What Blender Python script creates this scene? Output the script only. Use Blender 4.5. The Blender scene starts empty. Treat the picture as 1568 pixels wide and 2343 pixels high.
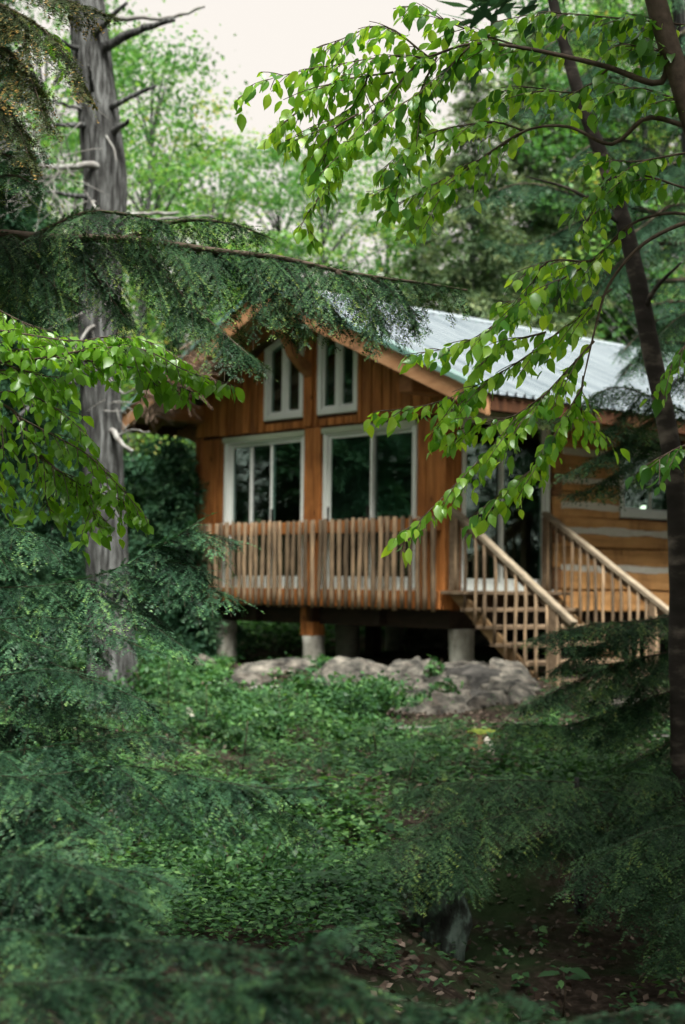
import bpy, math, random
import numpy as np
from mathutils import Vector, Matrix, noise as mnoise

# ------------------------------------------------------------------ camera, sky, sun, exposure
scn = bpy.context.scene
col = scn.collection
F_D, CX_D, CY_D = 3542.7, 784.0, 1171.5          # focal length and centre for a 1568 x 2343 frame
PITCH, ROLL, CAM_Z = math.radians(2.6227), math.radians(0.686), 1.6

cam_data = bpy.data.cameras.new('camera')
cam = bpy.data.objects.new('camera', cam_data)
col.objects.link(cam)
cam_data.sensor_fit = 'VERTICAL'
cam_data.sensor_height = 36.0
cam_data.sensor_width = 24.0
cam_data.lens = F_D / 2343.0 * 36.0
cam_data.clip_start = 0.05
cam_data.clip_end = 2000.0
cam_data.dof.use_dof = True
cam_data.dof.focus_distance = 5.0
cam_data.dof.aperture_fstop = 4.0
cam.matrix_world = (Matrix.Translation((0, 0, CAM_Z)) @ Matrix.Rotation(math.pi / 2 + PITCH, 4, 'X')
                    @ Matrix.Rotation(ROLL, 4, 'Z'))
scn.camera = cam

SUN_EL, SUN_AZ = math.radians(59), math.radians(163)      # veiled sun, high to the right
world = bpy.data.worlds.new('World')
scn.world = world
world.use_nodes = True
wn, wl = world.node_tree.nodes, world.node_tree.links
wn.clear()
w_out = wn.new('ShaderNodeOutputWorld')
w_bg = wn.new('ShaderNodeBackground')
w_sky = wn.new('ShaderNodeTexSky')
w_sky.sky_type = 'NISHITA'
w_sky.sun_disc = False
w_sky.sun_elevation = SUN_EL
w_sky.sun_rotation = SUN_AZ
w_sky.dust_density = 4.0
w_mix = wn.new('ShaderNodeMixRGB')                          # even cloud deck over the blue sky
w_mix.inputs[0].default_value = 0.88
w_mix.inputs[2].default_value = (8.75, 8.15, 7.4, 1)
wl.new(w_sky.outputs[0], w_mix.inputs[1])
wl.new(w_mix.outputs[0], w_bg.inputs[0])
w_bg.inputs[1].default_value = 0.054
wl.new(w_bg.outputs[0], w_out.inputs[0])

sun_data = bpy.data.lights.new('sun', 'SUN')
sun_data.energy = 4.8
sun_data.angle = math.radians(28)
sun_data.color = (1.0, 0.96, 0.88)
sun = bpy.data.objects.new('sun', sun_data)
col.objects.link(sun)
sd = Vector((math.sin(SUN_AZ) * math.cos(SUN_EL), math.cos(SUN_AZ) * math.cos(SUN_EL), math.sin(SUN_EL)))
sun.rotation_euler = sd.to_track_quat('Z', 'Y').to_euler()

scn.view_settings.view_transform = 'Standard'
scn.view_settings.look = 'None'
scn.view_settings.exposure = 1.2
scn.view_settings.gamma = 1.0
scn.view_settings.use_curve_mapping = False
scn.render.engine = 'CYCLES'
scn.cycles.max_bounces = 5
scn.cycles.diffuse_bounces = 2
scn.cycles.glossy_bounces = 3
scn.cycles.transmission_bounces = 4
scn.cycles.transparent_max_bounces = 8
scn.cycles.use_adaptive_sampling = True
scn.cycles.adaptive_threshold = 0.04
scn.cycles.caustics_reflective = False
scn.cycles.caustics_refractive = False

# ------------------------------------------------------------------ helpers
rng = np.random.default_rng(11)
R = random.Random(5)


def at(x, y, d):
    """world point seen at (x, y) of a 1568 x 2343 frame, d metres away along the view"""
    a, b = x - CX_D, y - CY_D
    c, s = math.cos(ROLL), math.sin(ROLL)
    u, v = c * a + s * b, -s * a + c * b
    dx, dy, dz = u / F_D, 1.0, -v / F_D
    Y = dy * math.cos(PITCH) - dz * math.sin(PITCH)
    Z = dy * math.sin(PITCH) + dz * math.cos(PITCH)
    k = d / Y
    return np.array((dx * k, Y * k, CAM_Z + Z * k))


def path(pts, d0, d1):
    n = len(pts)
    return np.array([at(p[0], p[1], d0 + (d1 - d0) * i / max(1, n - 1)) for i, p in enumerate(pts)])


def sstep(x, a, b):
    t = np.clip((x - a) / (b - a), 0, 1)
    return t * t * (3 - 2 * t)


def unit(v):
    v = np.asarray(v, float)
    return v / np.maximum(np.linalg.norm(v, axis=-1, keepdims=True), 1e-9)


def tag(o, label=None, cat=None, group=None, kind=None):
    if label: o['label'] = label
    if cat: o['category'] = cat
    if group: o['group'] = group
    if kind: o['kind'] = kind
    return o


def empty(name, loc=(0, 0, 0), label=None, cat=None, group=None, parent=None):
    o = bpy.data.objects.new(name, None)
    o.empty_display_size = 0.1
    o.location = tuple(loc)
    col.objects.link(o)
    if parent: o.parent = parent
    return tag(o, label, cat, group)


def mesh_of(name, V, F, mat=None, smooth=False, tone=None):
    me = bpy.data.meshes.new(name)
    V = np.asarray(V, np.float32).reshape(-1, 3)
    if isinstance(F, np.ndarray):
        n, k = F.shape
        me.vertices.add(len(V)); me.vertices.foreach_set('co', V.ravel())
        me.loops.add(n * k); me.loops.foreach_set('vertex_index', F.astype(np.int32).ravel())
        me.polygons.add(n)
        me.polygons.foreach_set('loop_start', np.arange(0, n * k, k, dtype=np.int32))
        me.polygons.foreach_set('loop_total', np.full(n, k, np.int32))
        me.update(calc_edges=True)
        nf = n
    else:
        me.from_pydata(V.tolist(), [], F)
        nf = len(F)
    if smooth:
        me.polygons.foreach_set('use_smooth', np.ones(nf, bool))
    if tone is not None:
        a = me.attributes.new('tone', 'FLOAT', 'FACE')
        a.data.foreach_set('value', np.asarray(tone, np.float32))
    if mat: me.materials.append(mat)
    me.update()
    return me


def mk(name, V, F, mat=None, parent=None, smooth=False, tone=None, kind=None):
    o = bpy.data.objects.new(name, mesh_of(name, V, F, mat, smooth, tone))
    col.objects.link(o)
    if parent: o.parent = parent
    if kind: o['kind'] = kind
    return o


class MB:
    def __init__(s): s.V, s.F = [], []

    def add(s, V, F):
        o = len(s.V)
        s.V += [tuple(v) for v in V]
        s.F += [tuple(i + o for i in f) for f in F]
        return s

    def box(s, x0, x1, y0, y1, z0, z1):
        return s.add([(x0, y0, z0), (x1, y0, z0), (x1, y1, z0), (x0, y1, z0), (x0, y0, z1), (x1, y0, z1), (x1, y1, z1), (x0, y1, z1)],
                     [(0, 3, 2, 1), (4, 5, 6, 7), (0, 1, 5, 4), (1, 2, 6, 5), (2, 3, 7, 6), (3, 0, 4, 7)])

    def prism(s, poly, axis, a, b):
        """extrude a 2D polygon along an axis: 'y' takes (x, z), 'x' takes (y, z), 'z' takes (x, y)"""
        n = len(poly)
        def pt(p, t):
            return {'y': (p[0], t, p[1]), 'x': (t, p[0], p[1]), 'z': (p[0], p[1], t)}[axis]
        V = [pt(p, a) for p in poly] + [pt(p, b) for p in poly]
        F = [tuple(range(n)), tuple(range(2 * n - 1, n - 1, -1))] + [(i, n + i, n + (i + 1) % n, (i + 1) % n) for i in range(n)]
        return s.add(V, F)

    def tube(s, pts, rad, seg=6, wob=0.0, rnd=None):
        V, F = tube(pts, rad, seg, wob, rnd)
        return s.add(V, F)

    def obj(s, name, mat, parent=None, smooth=False, kind=None, bevel=0):
        o = mk(name, np.array(s.V), s.F, mat, parent, smooth, None, kind)
        if bevel:
            m = o.modifiers.new('bevel', 'BEVEL'); m.width = bevel; m.segments = 1; m.limit_method = 'ANGLE'
        return o


def tube(pts, rad, seg=6, wob=0.0, rnd=None):
    pts = np.asarray(pts, float)
    n = len(pts)
    rad = np.broadcast_to(np.asarray(rad, float), (n,))
    T = unit(np.gradient(pts, axis=0))
    ref = np.array((0, 0, 1.0)) if abs(T[:, 2]).mean() < 0.8 else np.array((1.0, 0, 0))
    A = unit(np.cross(T, ref)); B = np.cross(T, A)
    V, F = [], []
    for i in range(n):
        for k in range(seg):
            a = 2 * math.pi * k / seg
            r = rad[i] * (1 + (wob * (rnd.random() - .5) * 2 if rnd else 0))
            V.append(pts[i] + r * (A[i] * math.cos(a) + B[i] * math.sin(a)))
    for i in range(n - 1):
        for k in range(seg):
            k2 = (k + 1) % seg
            F.append((i * seg + k, i * seg + k2, (i + 1) * seg + k2, (i + 1) * seg + k))
    F.append(tuple(range(seg - 1, -1, -1)))
    F.append(tuple((n - 1) * seg + k for k in range(seg)))
    return V, F


def resample(P, step):
    """Catmull-Rom through the points, then even steps; returns points and arc length"""
    P = np.asarray(P, float)
    if len(P) == 2:
        Q = P[0] + (P[1] - P[0]) * np.linspace(0, 1, 20)[:, None]
    else:
        E = np.vstack([2 * P[0] - P[1], P, 2 * P[-1] - P[-2]])
        Q = []
        for i in range(1, len(E) - 2):
            t = np.linspace(0, 1, 12, endpoint=False)[:, None]
            a, b, c, d = E[i - 1], E[i], E[i + 1], E[i + 2]
            Q.append(.5 * ((2 * b) + (-a + c) * t + (2 * a - 5 * b + 4 * c - d) * t ** 2 + (-a + 3 * b - 3 * c + d) * t ** 3))
        Q = np.vstack(Q + [P[-1:]])
    s = np.concatenate([[0], np.cumsum(np.linalg.norm(np.diff(Q, axis=0), axis=1))])
    n = max(3, int(s[-1] / step) + 1)
    u = np.linspace(0, s[-1], n)
    return np.stack([np.interp(u, s, Q[:, k]) for k in range(3)], 1), u


# ------------------------------------------------------------------ materials
def new_mat(name):
    m = bpy.data.materials.new(name)
    m.use_nodes = True
    n, l = m.node_tree.nodes, m.node_tree.links
    n.clear()
    out = n.new('ShaderNodeOutputMaterial')
    return m, n, l, out


def ramp(n, stops):
    r = n.new('ShaderNodeValToRGB')
    e = r.color_ramp.elements
    while len(e) < len(stops): e.new(0.5)
    for i, (p, c) in enumerate(stops):
        e[i].position = p
        e[i].color = (*c, 1)
    return r


def coords(n, l, scale, rand_off=True):
    tc = n.new('ShaderNodeTexCoord')
    mp = n.new('ShaderNodeMapping')
    mp.inputs['Scale'].default_value = scale
    l.new(tc.outputs['Object'], mp.inputs['Vector'])
    if rand_off:
        oi = n.new('ShaderNodeObjectInfo')
        cb = n.new('ShaderNodeCombineXYZ')
        ml = n.new('ShaderNodeMath'); ml.operation = 'MULTIPLY'; ml.inputs[1].default_value = 57.0
        l.new(oi.outputs['Random'], ml.inputs[0])
        for i in range(3): l.new(ml.outputs[0], cb.inputs[i])
        l.new(cb.outputs[0], mp.inputs['Location'])
    return mp


def mat_surface(name, stops, scale=(3, 3, 3), detail=6, rough=0.7, bump=0.3, vary=0.25, metallic=0.0, spec=0.3, noise_rough=0.6,
                knots=False, bump_dist=0.01, stain=0.0):
    m, n, l, out = new_mat(name)
    mp = coords(n, l, scale)
    nz = n.new('ShaderNodeTexNoise')
    nz.inputs['Scale'].default_value = 1.0
    nz.inputs['Detail'].default_value = detail
    nz.inputs['Roughness'].default_value = noise_rough
    l.new(mp.outputs[0], nz.inputs['Vector'])
    rp = ramp(n, stops)
    l.new(nz.outputs['Fac'], rp.inputs[0])
    c = rp.outputs[0]
    if knots:
        mp2 = coords(n, l, (5, 5, 2.6))
        vo = n.new('ShaderNodeTexVoronoi'); vo.inputs['Scale'].default_value = 1.0
        l.new(mp2.outputs[0], vo.inputs['Vector'])
        kr = ramp(n, [(0.05, (0.25, 0.2, 0.18)), (0.14, (1, 1, 1))])
        l.new(vo.outputs['Distance'], kr.inputs[0])
        mm = n.new('ShaderNodeMixRGB'); mm.blend_type = 'MULTIPLY'; mm.inputs[0].default_value = 0.8
        l.new(c, mm.inputs[1]); l.new(kr.outputs[0], mm.inputs[2]); c = mm.outputs[0]
    if stain:
        mp3 = coords(n, l, (1.7, 1.7, 0.55))
        n3 = n.new('ShaderNodeTexNoise'); n3.inputs['Scale'].default_value = 1.6; n3.inputs['Detail'].default_value = 7; n3.inputs['Roughness'].default_value = 0.65
        l.new(mp3.outputs[0], n3.inputs['Vector'])
        sr = ramp(n, [(0.36, (0.42, 0.37, 0.34)), (0.5, (0.95, 0.93, 0.9)), (0.68, (1.12, 1.1, 1.04))])
        l.new(n3.outputs['Fac'], sr.inputs[0])
        m3 = n.new('ShaderNodeMixRGB'); m3.blend_type = 'MULTIPLY'; m3.inputs[0].default_value = stain
        l.new(c, m3.inputs[1]); l.new(sr.outputs[0], m3.inputs[2]); c = m3.outputs[0]
    if vary:
        oi = n.new('ShaderNodeObjectInfo')
        mr = n.new('ShaderNodeMapRange')
        mr.inputs['To Min'].default_value = 1 - vary; mr.inputs['To Max'].default_value = 1 + vary
        l.new(oi.outputs['Random'], mr.inputs['Value'])
        hs = n.new('ShaderNodeHueSaturation')
        l.new(mr.outputs[0], hs.inputs['Value']); l.new(c, hs.inputs['Color']); c = hs.outputs[0]
    b = n.new('ShaderNodeBsdfPrincipled')
    b.inputs['Roughness'].default_value = rough
    b.inputs['Metallic'].default_value = metallic
    b.inputs['Specular IOR Level'].default_value = spec
    l.new(c, b.inputs['Base Color'])
    if bump:
        bp = n.new('ShaderNodeBump'); bp.inputs['Strength'].default_value = bump; bp.inputs['Distance'].default_value = bump_dist
        l.new(nz.outputs['Fac'], bp.inputs['Height']); l.new(bp.outputs[0], b.inputs['Normal'])
    l.new(b.outputs[0], out.inputs[0])
    return m


def mat_leaf(name, stops, trans=0.45, gloss=0.08, rough=0.35, tcol=(1.25, 1.25, 0.55), veins=False):
    """thin leaf: diffuse + translucent + sheen; colour by 'tone' face attribute plus object random"""
    m, n, l, out = new_mat(name)
    at_ = n.new('ShaderNodeAttribute'); at_.attribute_name = 'tone'
    oi = n.new('ShaderNodeObjectInfo')
    ad = n.new('ShaderNodeMath'); ad.operation = 'MULTIPLY_ADD'
    ad.inputs[1].default_value = 0.42 if veins else 0.06
    l.new(oi.outputs['Random'], ad.inputs[0]); l.new(at_.outputs['Fac'], ad.inputs[2])
    rp = ramp(n, stops)
    l.new(ad.outputs[0], rp.inputs[0])
    c = rp.outputs[0]
    df = n.new('ShaderNodeBsdfDiffuse'); l.new(c, df.inputs['Color'])
    tr = n.new('ShaderNodeBsdfTranslucent')
    tm = n.new('ShaderNodeMixRGB'); tm.blend_type = 'MULTIPLY'; tm.inputs[0].default_value = 1.0
    tm.inputs[2].default_value = (*tcol, 1)
    l.new(c, tm.inputs[1]); l.new(tm.outputs[0], tr.inputs['Color'])
    mx = n.new('ShaderNodeMixShader'); mx.inputs[0].default_value = trans
    l.new(df.outputs[0], mx.inputs[1]); l.new(tr.outputs[0], mx.inputs[2])
    gl = n.new('ShaderNodeBsdfGlossy'); gl.inputs['Roughness'].default_value = rough
    gl.inputs['Color'].default_value = (0.9, 1.0, 0.95, 1)
    lw = n.new('ShaderNodeLayerWeight'); lw.inputs['Blend'].default_value = 0.5
    pw = n.new('ShaderNodeMath'); pw.operation = 'POWER'; pw.inputs[1].default_value = 3.0
    gm = n.new('ShaderNodeMath'); gm.operation = 'MULTIPLY_ADD'; gm.inputs[1].default_value = gloss * 3; gm.inputs[2].default_value = gloss * .5
    gm.use_clamp = True
    l.new(lw.outputs['Facing'], pw.inputs[0]); l.new(pw.outputs[0], gm.inputs[0])
    m2 = n.new('ShaderNodeMixShader')
    l.new(gm.outputs[0], m2.inputs[0]); l.new(mx.outputs[0], m2.inputs[1]); l.new(gl.outputs[0], m2.inputs[2])
    l.new(m2.outputs[0], out.inputs[0])
    return m


M = {}
M['cedar'] = mat_surface('cedar_siding', [(0.25, (0.16, 0.055, 0.016)), (0.5, (0.43, 0.165, 0.046)), (0.8, (0.60, 0.27, 0.09))],
                         (22, 22, 1.6), rough=0.65, bump=0.35, vary=0.22, knots=True, stain=.8)
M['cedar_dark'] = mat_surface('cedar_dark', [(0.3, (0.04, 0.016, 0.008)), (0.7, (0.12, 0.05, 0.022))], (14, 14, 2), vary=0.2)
M['beam'] = mat_surface('timber_beam', [(0.25, (0.16, 0.065, 0.026)), (0.55, (0.36, 0.165, 0.065)), (0.85, (0.46, 0.23, 0.1))],
                        (5, 2.2, 12), rough=0.7, vary=0.15)
M['barge'] = mat_surface('barge_board', [(0.25, (0.16, 0.085, 0.045)), (0.5, (0.36, 0.19, 0.09)), (0.8, (0.5, 0.3, 0.16))],
                         (2.5, 12, 12), rough=0.75, vary=0.12)
M['log'] = mat_surface('squared_log', [(0.2, (0.30, 0.145, 0.055)), (0.5, (0.60, 0.32, 0.125)), (0.8, (0.70, 0.42, 0.19))],
                       (9, 1.3, 14), rough=0.75, vary=0.12, knots=True, stain=.6)
M['log_end'] = mat_surface('log_end', [(0.3, (0.16, 0.075, 0.035)), (0.7, (0.34, 0.17, 0.075))], (20, 20, 20), vary=0.15)
M['chink'] = mat_surface('chinking', [(0.3, (0.62, 0.59, 0.51)), (0.7, (0.76, 0.73, 0.66))], (8, 8, 20), rough=0.9, vary=0.05)
M['stick'] = mat_surface('peeled_stick', [(0.25, (0.045, 0.033, 0.022)), (0.42, (0.15, 0.108, 0.068)), (0.6, (0.25, 0.178, 0.11)), (0.8, (0.42, 0.27, 0.14))],
                         (16, 16, 3.2), rough=0.85, bump=0.6, vary=0.45)
M['weathered'] = mat_surface('weathered_plank', [(0.2, (0.07, 0.05, 0.033)), (0.5, (0.19, 0.138, 0.09)), (0.85, (0.33, 0.255, 0.175))],
                             (10, 2.0, 14), rough=0.8, bump=0.4, vary=0.18, stain=.6)
M['handrail'] = mat_surface('handrail_wood', [(0.25, (0.13, 0.105, 0.075)), (0.55, (0.27, 0.225, 0.16)), (0.85, (0.40, 0.345, 0.26))],
                            (1.6, 14, 14), rough=0.75, bump=0.3, vary=0.06)
M['stringer'] = mat_surface('stringer_wood', [(0.25, (0.13, 0.08, 0.04)), (0.6, (0.28, 0.185, 0.095)), (0.85, (0.38, 0.27, 0.15))], (2, 14, 12), vary=0.05, stain=.6)
M['soffit'] = mat_surface('soffit_plank', [(0.3, (0.30, 0.20, 0.10)), (0.7, (0.50, 0.36, 0.2))], (2, 10, 10), vary=0.12)
M['vinyl'] = mat_surface('white_vinyl', [(0.3, (0.76, 0.82, 0.79)), (0.7, (0.84, 0.88, 0.86))], (3, 3, 3), rough=0.4, bump=0.03, vary=0.03, spec=0.5)
M['sage'] = mat_surface('sage_trim', [(0.3, (0.36, 0.42, 0.30)), (0.7, (0.46, 0.52, 0.40))], (3, 3, 3), rough=0.5, bump=0.05, vary=0.03)
M['screen_dark'] = mat_surface('insect_screen', [(0.3, (0.012, 0.011, 0.010)), (0.7, (0.022, 0.019, 0.017))], (40, 40, 40), rough=0.8, bump=0, vary=0)
M['concrete'] = mat_surface('concrete', [(0.25, (0.26, 0.27, 0.24)), (0.5, (0.42, 0.43, 0.39)), (0.8, (0.55, 0.55, 0.5))], (5, 5, 9), rough=0.9, vary=0.1, stain=.9)
M['roof'] = mat_surface('roof_metal', [(0.3, (0.15, 0.195, 0.225)), (0.5, (0.26, 0.31, 0.345)), (0.8, (0.39, 0.445, 0.485))],
                        (0.5, 9.0, 0.5), rough=0.5, bump=0.05, vary=0.04, metallic=0.15, spec=0.5)
M['roof_trim'] = mat_surface('green_trim', [(0.3, (0.09, 0.20, 0.165)), (0.7, (0.16, 0.29, 0.25))], (4, 4, 4), rough=0.4, bump=0, vary=0.05)
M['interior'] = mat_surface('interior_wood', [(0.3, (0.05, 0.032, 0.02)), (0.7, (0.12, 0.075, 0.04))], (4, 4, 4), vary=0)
M['black'] = mat_surface('black_handle', [(0.3, (0.01, 0.01, 0.01)), (0.7, (0.02, 0.02, 0.02))], vary=0)
M['steel'] = mat_surface('steel', [(0.3, (0.5, 0.5, 0.5)), (0.7, (0.6, 0.6, 0.6))], rough=0.25, metallic=1.0, vary=0, bump=0)
M['cream'] = mat_surface('cream_ceramic', [(0.3, (0.6, 0.5, 0.3)), (0.7, (0.7, 0.6, 0.4))], rough=0.4, vary=0, bump=0)
M['teal'] = mat_surface('teal_glass', [(0.3, (0.03, 0.3, 0.3)), (0.7, (0.05, 0.42, 0.4))], rough=0.1, vary=0, bump=0, spec=0.8)
M['bark'] = mat_surface('grey_bark', [(0.36, (0.013, 0.013, 0.013)), (0.5, (0.056, 0.059, 0.058)), (0.66, (0.165, 0.175, 0.176))],
                        (26, 26, 3.2), detail=8, rough=0.95, bump=1.0, vary=0.05, bump_dist=0.03)
M['dead_wood'] = mat_surface('dead_wood', [(0.3, (0.12, 0.11, 0.10)), (0.55, (0.25, 0.25, 0.24)), (0.8, (0.42, 0.45, 0.42))], (9, 9, 9), rough=0.95, vary=0.1)
M['twig'] = mat_surface('twig_bark', [(0.3, (0.05, 0.037, 0.027)), (0.7, (0.13, 0.10, 0.075))], (30, 30, 30), rough=0.85, vary=0.1)
M['hem_twig'] = mat_surface('hemlock_twig', [(0.3, (0.022, 0.022, 0.013)), (0.7, (0.06, 0.055, 0.034))], (30, 30, 30), rough=0.9, vary=0, bump=0)
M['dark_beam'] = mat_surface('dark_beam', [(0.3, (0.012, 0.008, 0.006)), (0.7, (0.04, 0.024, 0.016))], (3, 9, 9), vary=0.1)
M['twig_pale'] = mat_surface('pale_twig_bark', [(0.3, (0.14, 0.125, 0.10)), (0.7, (0.28, 0.26, 0.21))], (30, 30, 30), rough=0.85, vary=0.1)
M['brush'] = mat_surface('dry_twigs', [(0.3, (0.13, 0.09, 0.065)), (0.7, (0.30, 0.22, 0.17))], (12, 12, 12), rough=0.95, vary=0.1)
M['birch'] = mat_surface('birch_bark', [(0.34, (0.014, 0.012, 0.010)), (0.52, (0.035, 0.03, 0.026)), (0.62, (0.13, 0.11, 0.095)), (0.8, (0.36, 0.31, 0.27))],
                         (3, 3, 7), detail=8, rough=0.85, bump=0.5, vary=0)
M['rock'] = mat_surface('granite', [(0.36, (0.018, 0.019, 0.018)), (0.48, (0.078, 0.077, 0.069)), (0.66, (0.205, 0.195, 0.172))],
                        (5, 5, 9), detail=10, rough=0.95, bump=0.8, vary=0.22, bump_dist=0.05, stain=.9)
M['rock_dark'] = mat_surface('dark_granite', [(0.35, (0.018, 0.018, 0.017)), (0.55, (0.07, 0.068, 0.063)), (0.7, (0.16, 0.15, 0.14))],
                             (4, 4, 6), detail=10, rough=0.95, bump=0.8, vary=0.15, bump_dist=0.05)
M['lichen'] = mat_surface('lichen_rock', [(0.36, (0.018, 0.020, 0.018)), (0.48, (0.06, 0.075, 0.066)), (0.56, (0.16, 0.23, 0.20)), (0.70, (0.28, 0.34, 0.32))],
                          (11, 11, 6), detail=10, rough=0.95, bump=0.8, vary=0.05, bump_dist=0.05)
M['moss'] = mat_surface('moss', [(0.3, (0.06, 0.09, 0.012)), (0.7, (0.17, 0.22, 0.03))], (25, 25, 25), rough=1.0, bump=0.8, vary=0)
M['stump'] = mat_surface('rotten_stump', [(0.3, (0.05, 0.032, 0.018)), (0.7, (0.2, 0.13, 0.07))], (12, 12, 3), rough=1.0, bump=0.8, vary=0)
M['white_bark'] = mat_surface('white_bark', [(0.3, (0.4, 0.37, 0.32)), (0.7, (0.62, 0.58, 0.52))], (9, 9, 5), rough=0.9, vary=0)

HEM = [(0.0, (0.007, 0.024, 0.012)), (0.35, (0.026, 0.072, 0.034)), (0.65, (0.082, 0.18, 0.078)), (0.9, (0.15, 0.26, 0.07)), (1.0, (0.25, 0.33, 0.07))]
HEM_NEAR = [(0.0, (0.003, 0.012, 0.007)), (0.25, (0.012, 0.042, 0.023)), (0.6, (0.066, 0.17, 0.086)), (0.88, (0.15, 0.30, 0.11)), (1.0, (0.22, 0.38, 0.10))]
HEM_OLIVE = [(0.0, (0.022, 0.036, 0.016)), (0.45, (0.05, 0.075, 0.03)), (0.75, (0.11, 0.13, 0.045)), (0.9, (0.26, 0.20, 0.06)), (1.0, (0.42, 0.26, 0.08))]
BEECH = [(0.0, (0.09, 0.24, 0.022)), (0.5, (0.17, 0.38, 0.035)), (1.0, (0.28, 0.52, 0.06))]
BEECH_R = [(0.0, (0.028, 0.10, 0.028)), (0.4, (0.085, 0.25, 0.036)), (0.8, (0.26, 0.50, 0.06)), (1.0, (0.36, 0.58, 0.08))]
M['hemlock'] = mat_leaf('hemlock_needles', HEM, 0.22, 0.022, 0.4, (1.2, 1.2, 0.6))
M['hemlock_near'] = mat_leaf('hemlock_needles_blue', HEM_NEAR, 0.18, 0.03, 0.4, (1.1, 1.2, 0.8))
M['hemlock_olive'] = mat_leaf('hemlock_needles_olive', HEM_OLIVE, 0.25, 0.02, 0.45, (1.2, 1.1, 0.6))
M['beech'] = mat_leaf('beech_leaf_light', BEECH, 0.55, 0.06, 0.3, (1.7, 1.6, 0.55), True)
M['beech_r'] = mat_leaf('beech_leaf', BEECH_R, 0.55, 0.06, 0.3, (1.7, 1.6, 0.55), True)
M['maple'] = mat_leaf('maple_foliage', [(0.0, (0.035, 0.12, 0.035)), (0.5, (0.11, 0.28, 0.075)), (0.85, (0.28, 0.44, 0.11)), (1.0, (0.50, 0.42, 0.15))], 0.5, 0.03, 0.4, (1.4, 1.4, 0.7))
M['far_conifer'] = mat_leaf('far_conifer', [(0.0, (0.05, 0.09, 0.048)), (0.6, (0.13, 0.20, 0.105)), (1.0, (0.28, 0.33, 0.17))], 0.3, 0.01, 0.5, (1.2, 1.2, 0.8))
M['dark_conifer'] = mat_leaf('dark_conifer', [(0.0, (0.014, 0.042, 0.024)), (0.6, (0.042, 0.11, 0.06)), (1.0, (0.10, 0.20, 0.10))], 0.25, 0.012, 0.5, (1.1, 1.2, 0.8))
M['herb'] = mat_leaf('herb_leaf', [(0.0, (0.012, 0.045, 0.018)), (0.45, (0.05, 0.14, 0.05)), (0.8, (0.12, 0.27, 0.09)), (1.0, (0.21, 0.39, 0.14))], 0.35, 0.03, 0.4, (1.2, 1.3, 0.6))
M['litter'] = mat_leaf('dry_leaf', [(0.0, (0.03, 0.02, 0.014)), (0.7, (0.085, 0.058, 0.045)), (1.0, (0.26, 0.20, 0.165))], 0.1, 0.03, 0.5, (1, 1, 1))


def mat_ground():
    m, n, l, out = new_mat('forest_floor')
    mp = coords(n, l, (1, 1, 1), False)
    a = n.new('ShaderNodeTexNoise'); a.inputs['Scale'].default_value = 1.3; a.inputs['Detail'].default_value = 9
    b = n.new('ShaderNodeTexNoise'); b.inputs['Scale'].default_value = 18; b.inputs['Detail'].default_value = 8; b.inputs['Roughness'].default_value = 0.7
    for t in (a, b): l.new(mp.outputs[0], t.inputs['Vector'])
    r1 = ramp(n, [(0.3, (0.012, 0.009, 0.007)), (0.5, (0.034, 0.026, 0.02)), (0.75, (0.11, 0.085, 0.068))])
    r2 = ramp(n, [(0.48, (0, 0, 0)), (0.62, (1, 1, 1))])
    l.new(b.outputs['Fac'], r1.inputs[0]); l.new(a.outputs['Fac'], r2.inputs[0])
    mx = n.new('ShaderNodeMixRGB'); mx.inputs[2].default_value = (0.022, 0.042, 0.016, 1)
    l.new(r2.outputs[0], mx.inputs[0]); l.new(r1.outputs[0], mx.inputs[1])
    p = n.new('ShaderNodeBsdfPrincipled'); p.inputs['Roughness'].default_value = 1.0; p.inputs['Specular IOR Level'].default_value = 0.1
    bp = n.new('ShaderNodeBump'); bp.inputs['Strength'].default_value = 0.8; bp.inputs['Distance'].default_value = 0.04
    l.new(b.outputs['Fac'], bp.inputs['Height']); l.new(bp.outputs[0], p.inputs['Normal'])
    l.new(mx.outputs[0], p.inputs['Base Color']); l.new(p.outputs[0], out.inputs[0])
    return m


M['ground'] = mat_ground()


def mat_glass():
    m, n, l, out = new_mat('window_glass')
    tr = n.new('ShaderNodeBsdfTransparent'); tr.inputs[0].default_value = (0.62, 0.74, 0.70, 1)
    gl = n.new('ShaderNodeBsdfGlossy'); gl.inputs['Roughness'].default_value = 0.02; gl.inputs['Color'].default_value = (0.8, 1.0, 0.93, 1)
    lw = n.new('ShaderNodeLayerWeight'); lw.inputs['Blend'].default_value = 0.5
    pw = n.new('ShaderNodeMath'); pw.operation = 'POWER'; pw.inputs[1].default_value = 5.0
    fr = n.new('ShaderNodeMath'); fr.operation = 'MULTIPLY_ADD'; fr.inputs[1].default_value = 0.9; fr.inputs[2].default_value = 0.10
    l.new(lw.outputs['Facing'], pw.inputs[0]); l.new(pw.outputs[0], fr.inputs[0])
    mx = n.new('ShaderNodeMixShader')
    l.new(fr.outputs[0], mx.inputs[0]); l.new(tr.outputs[0], mx.inputs[1]); l.new(gl.outputs[0], mx.inputs[2])
    l.new(mx.outputs[0], out.inputs[0])
    return m


M['glass'] = mat_glass()
m_, n_, l_, out_ = new_mat('lamp_glow')
e_ = n_.new('ShaderNodeEmission'); e_.inputs[0].default_value = (1, 0.93, 0.75, 1); e_.inputs[1].default_value = 2.2
l_.new(e_.outputs[0], out_.inputs[0])
M['glow'] = m_

# ------------------------------------------------------------------ cabin frame of reference
TH = math.radians(48.0322)
CORNER = np.array((1.2521, 18.9169, CAM_Z - 0.0534))
AX, AY = np.array((math.cos(TH), -math.sin(TH), 0)), np.array((math.sin(TH), math.cos(TH), 0))


def cab(x, y, z=0.0):
    return CORNER + AX * x + AY * y + np.array((0, 0, z))


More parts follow.
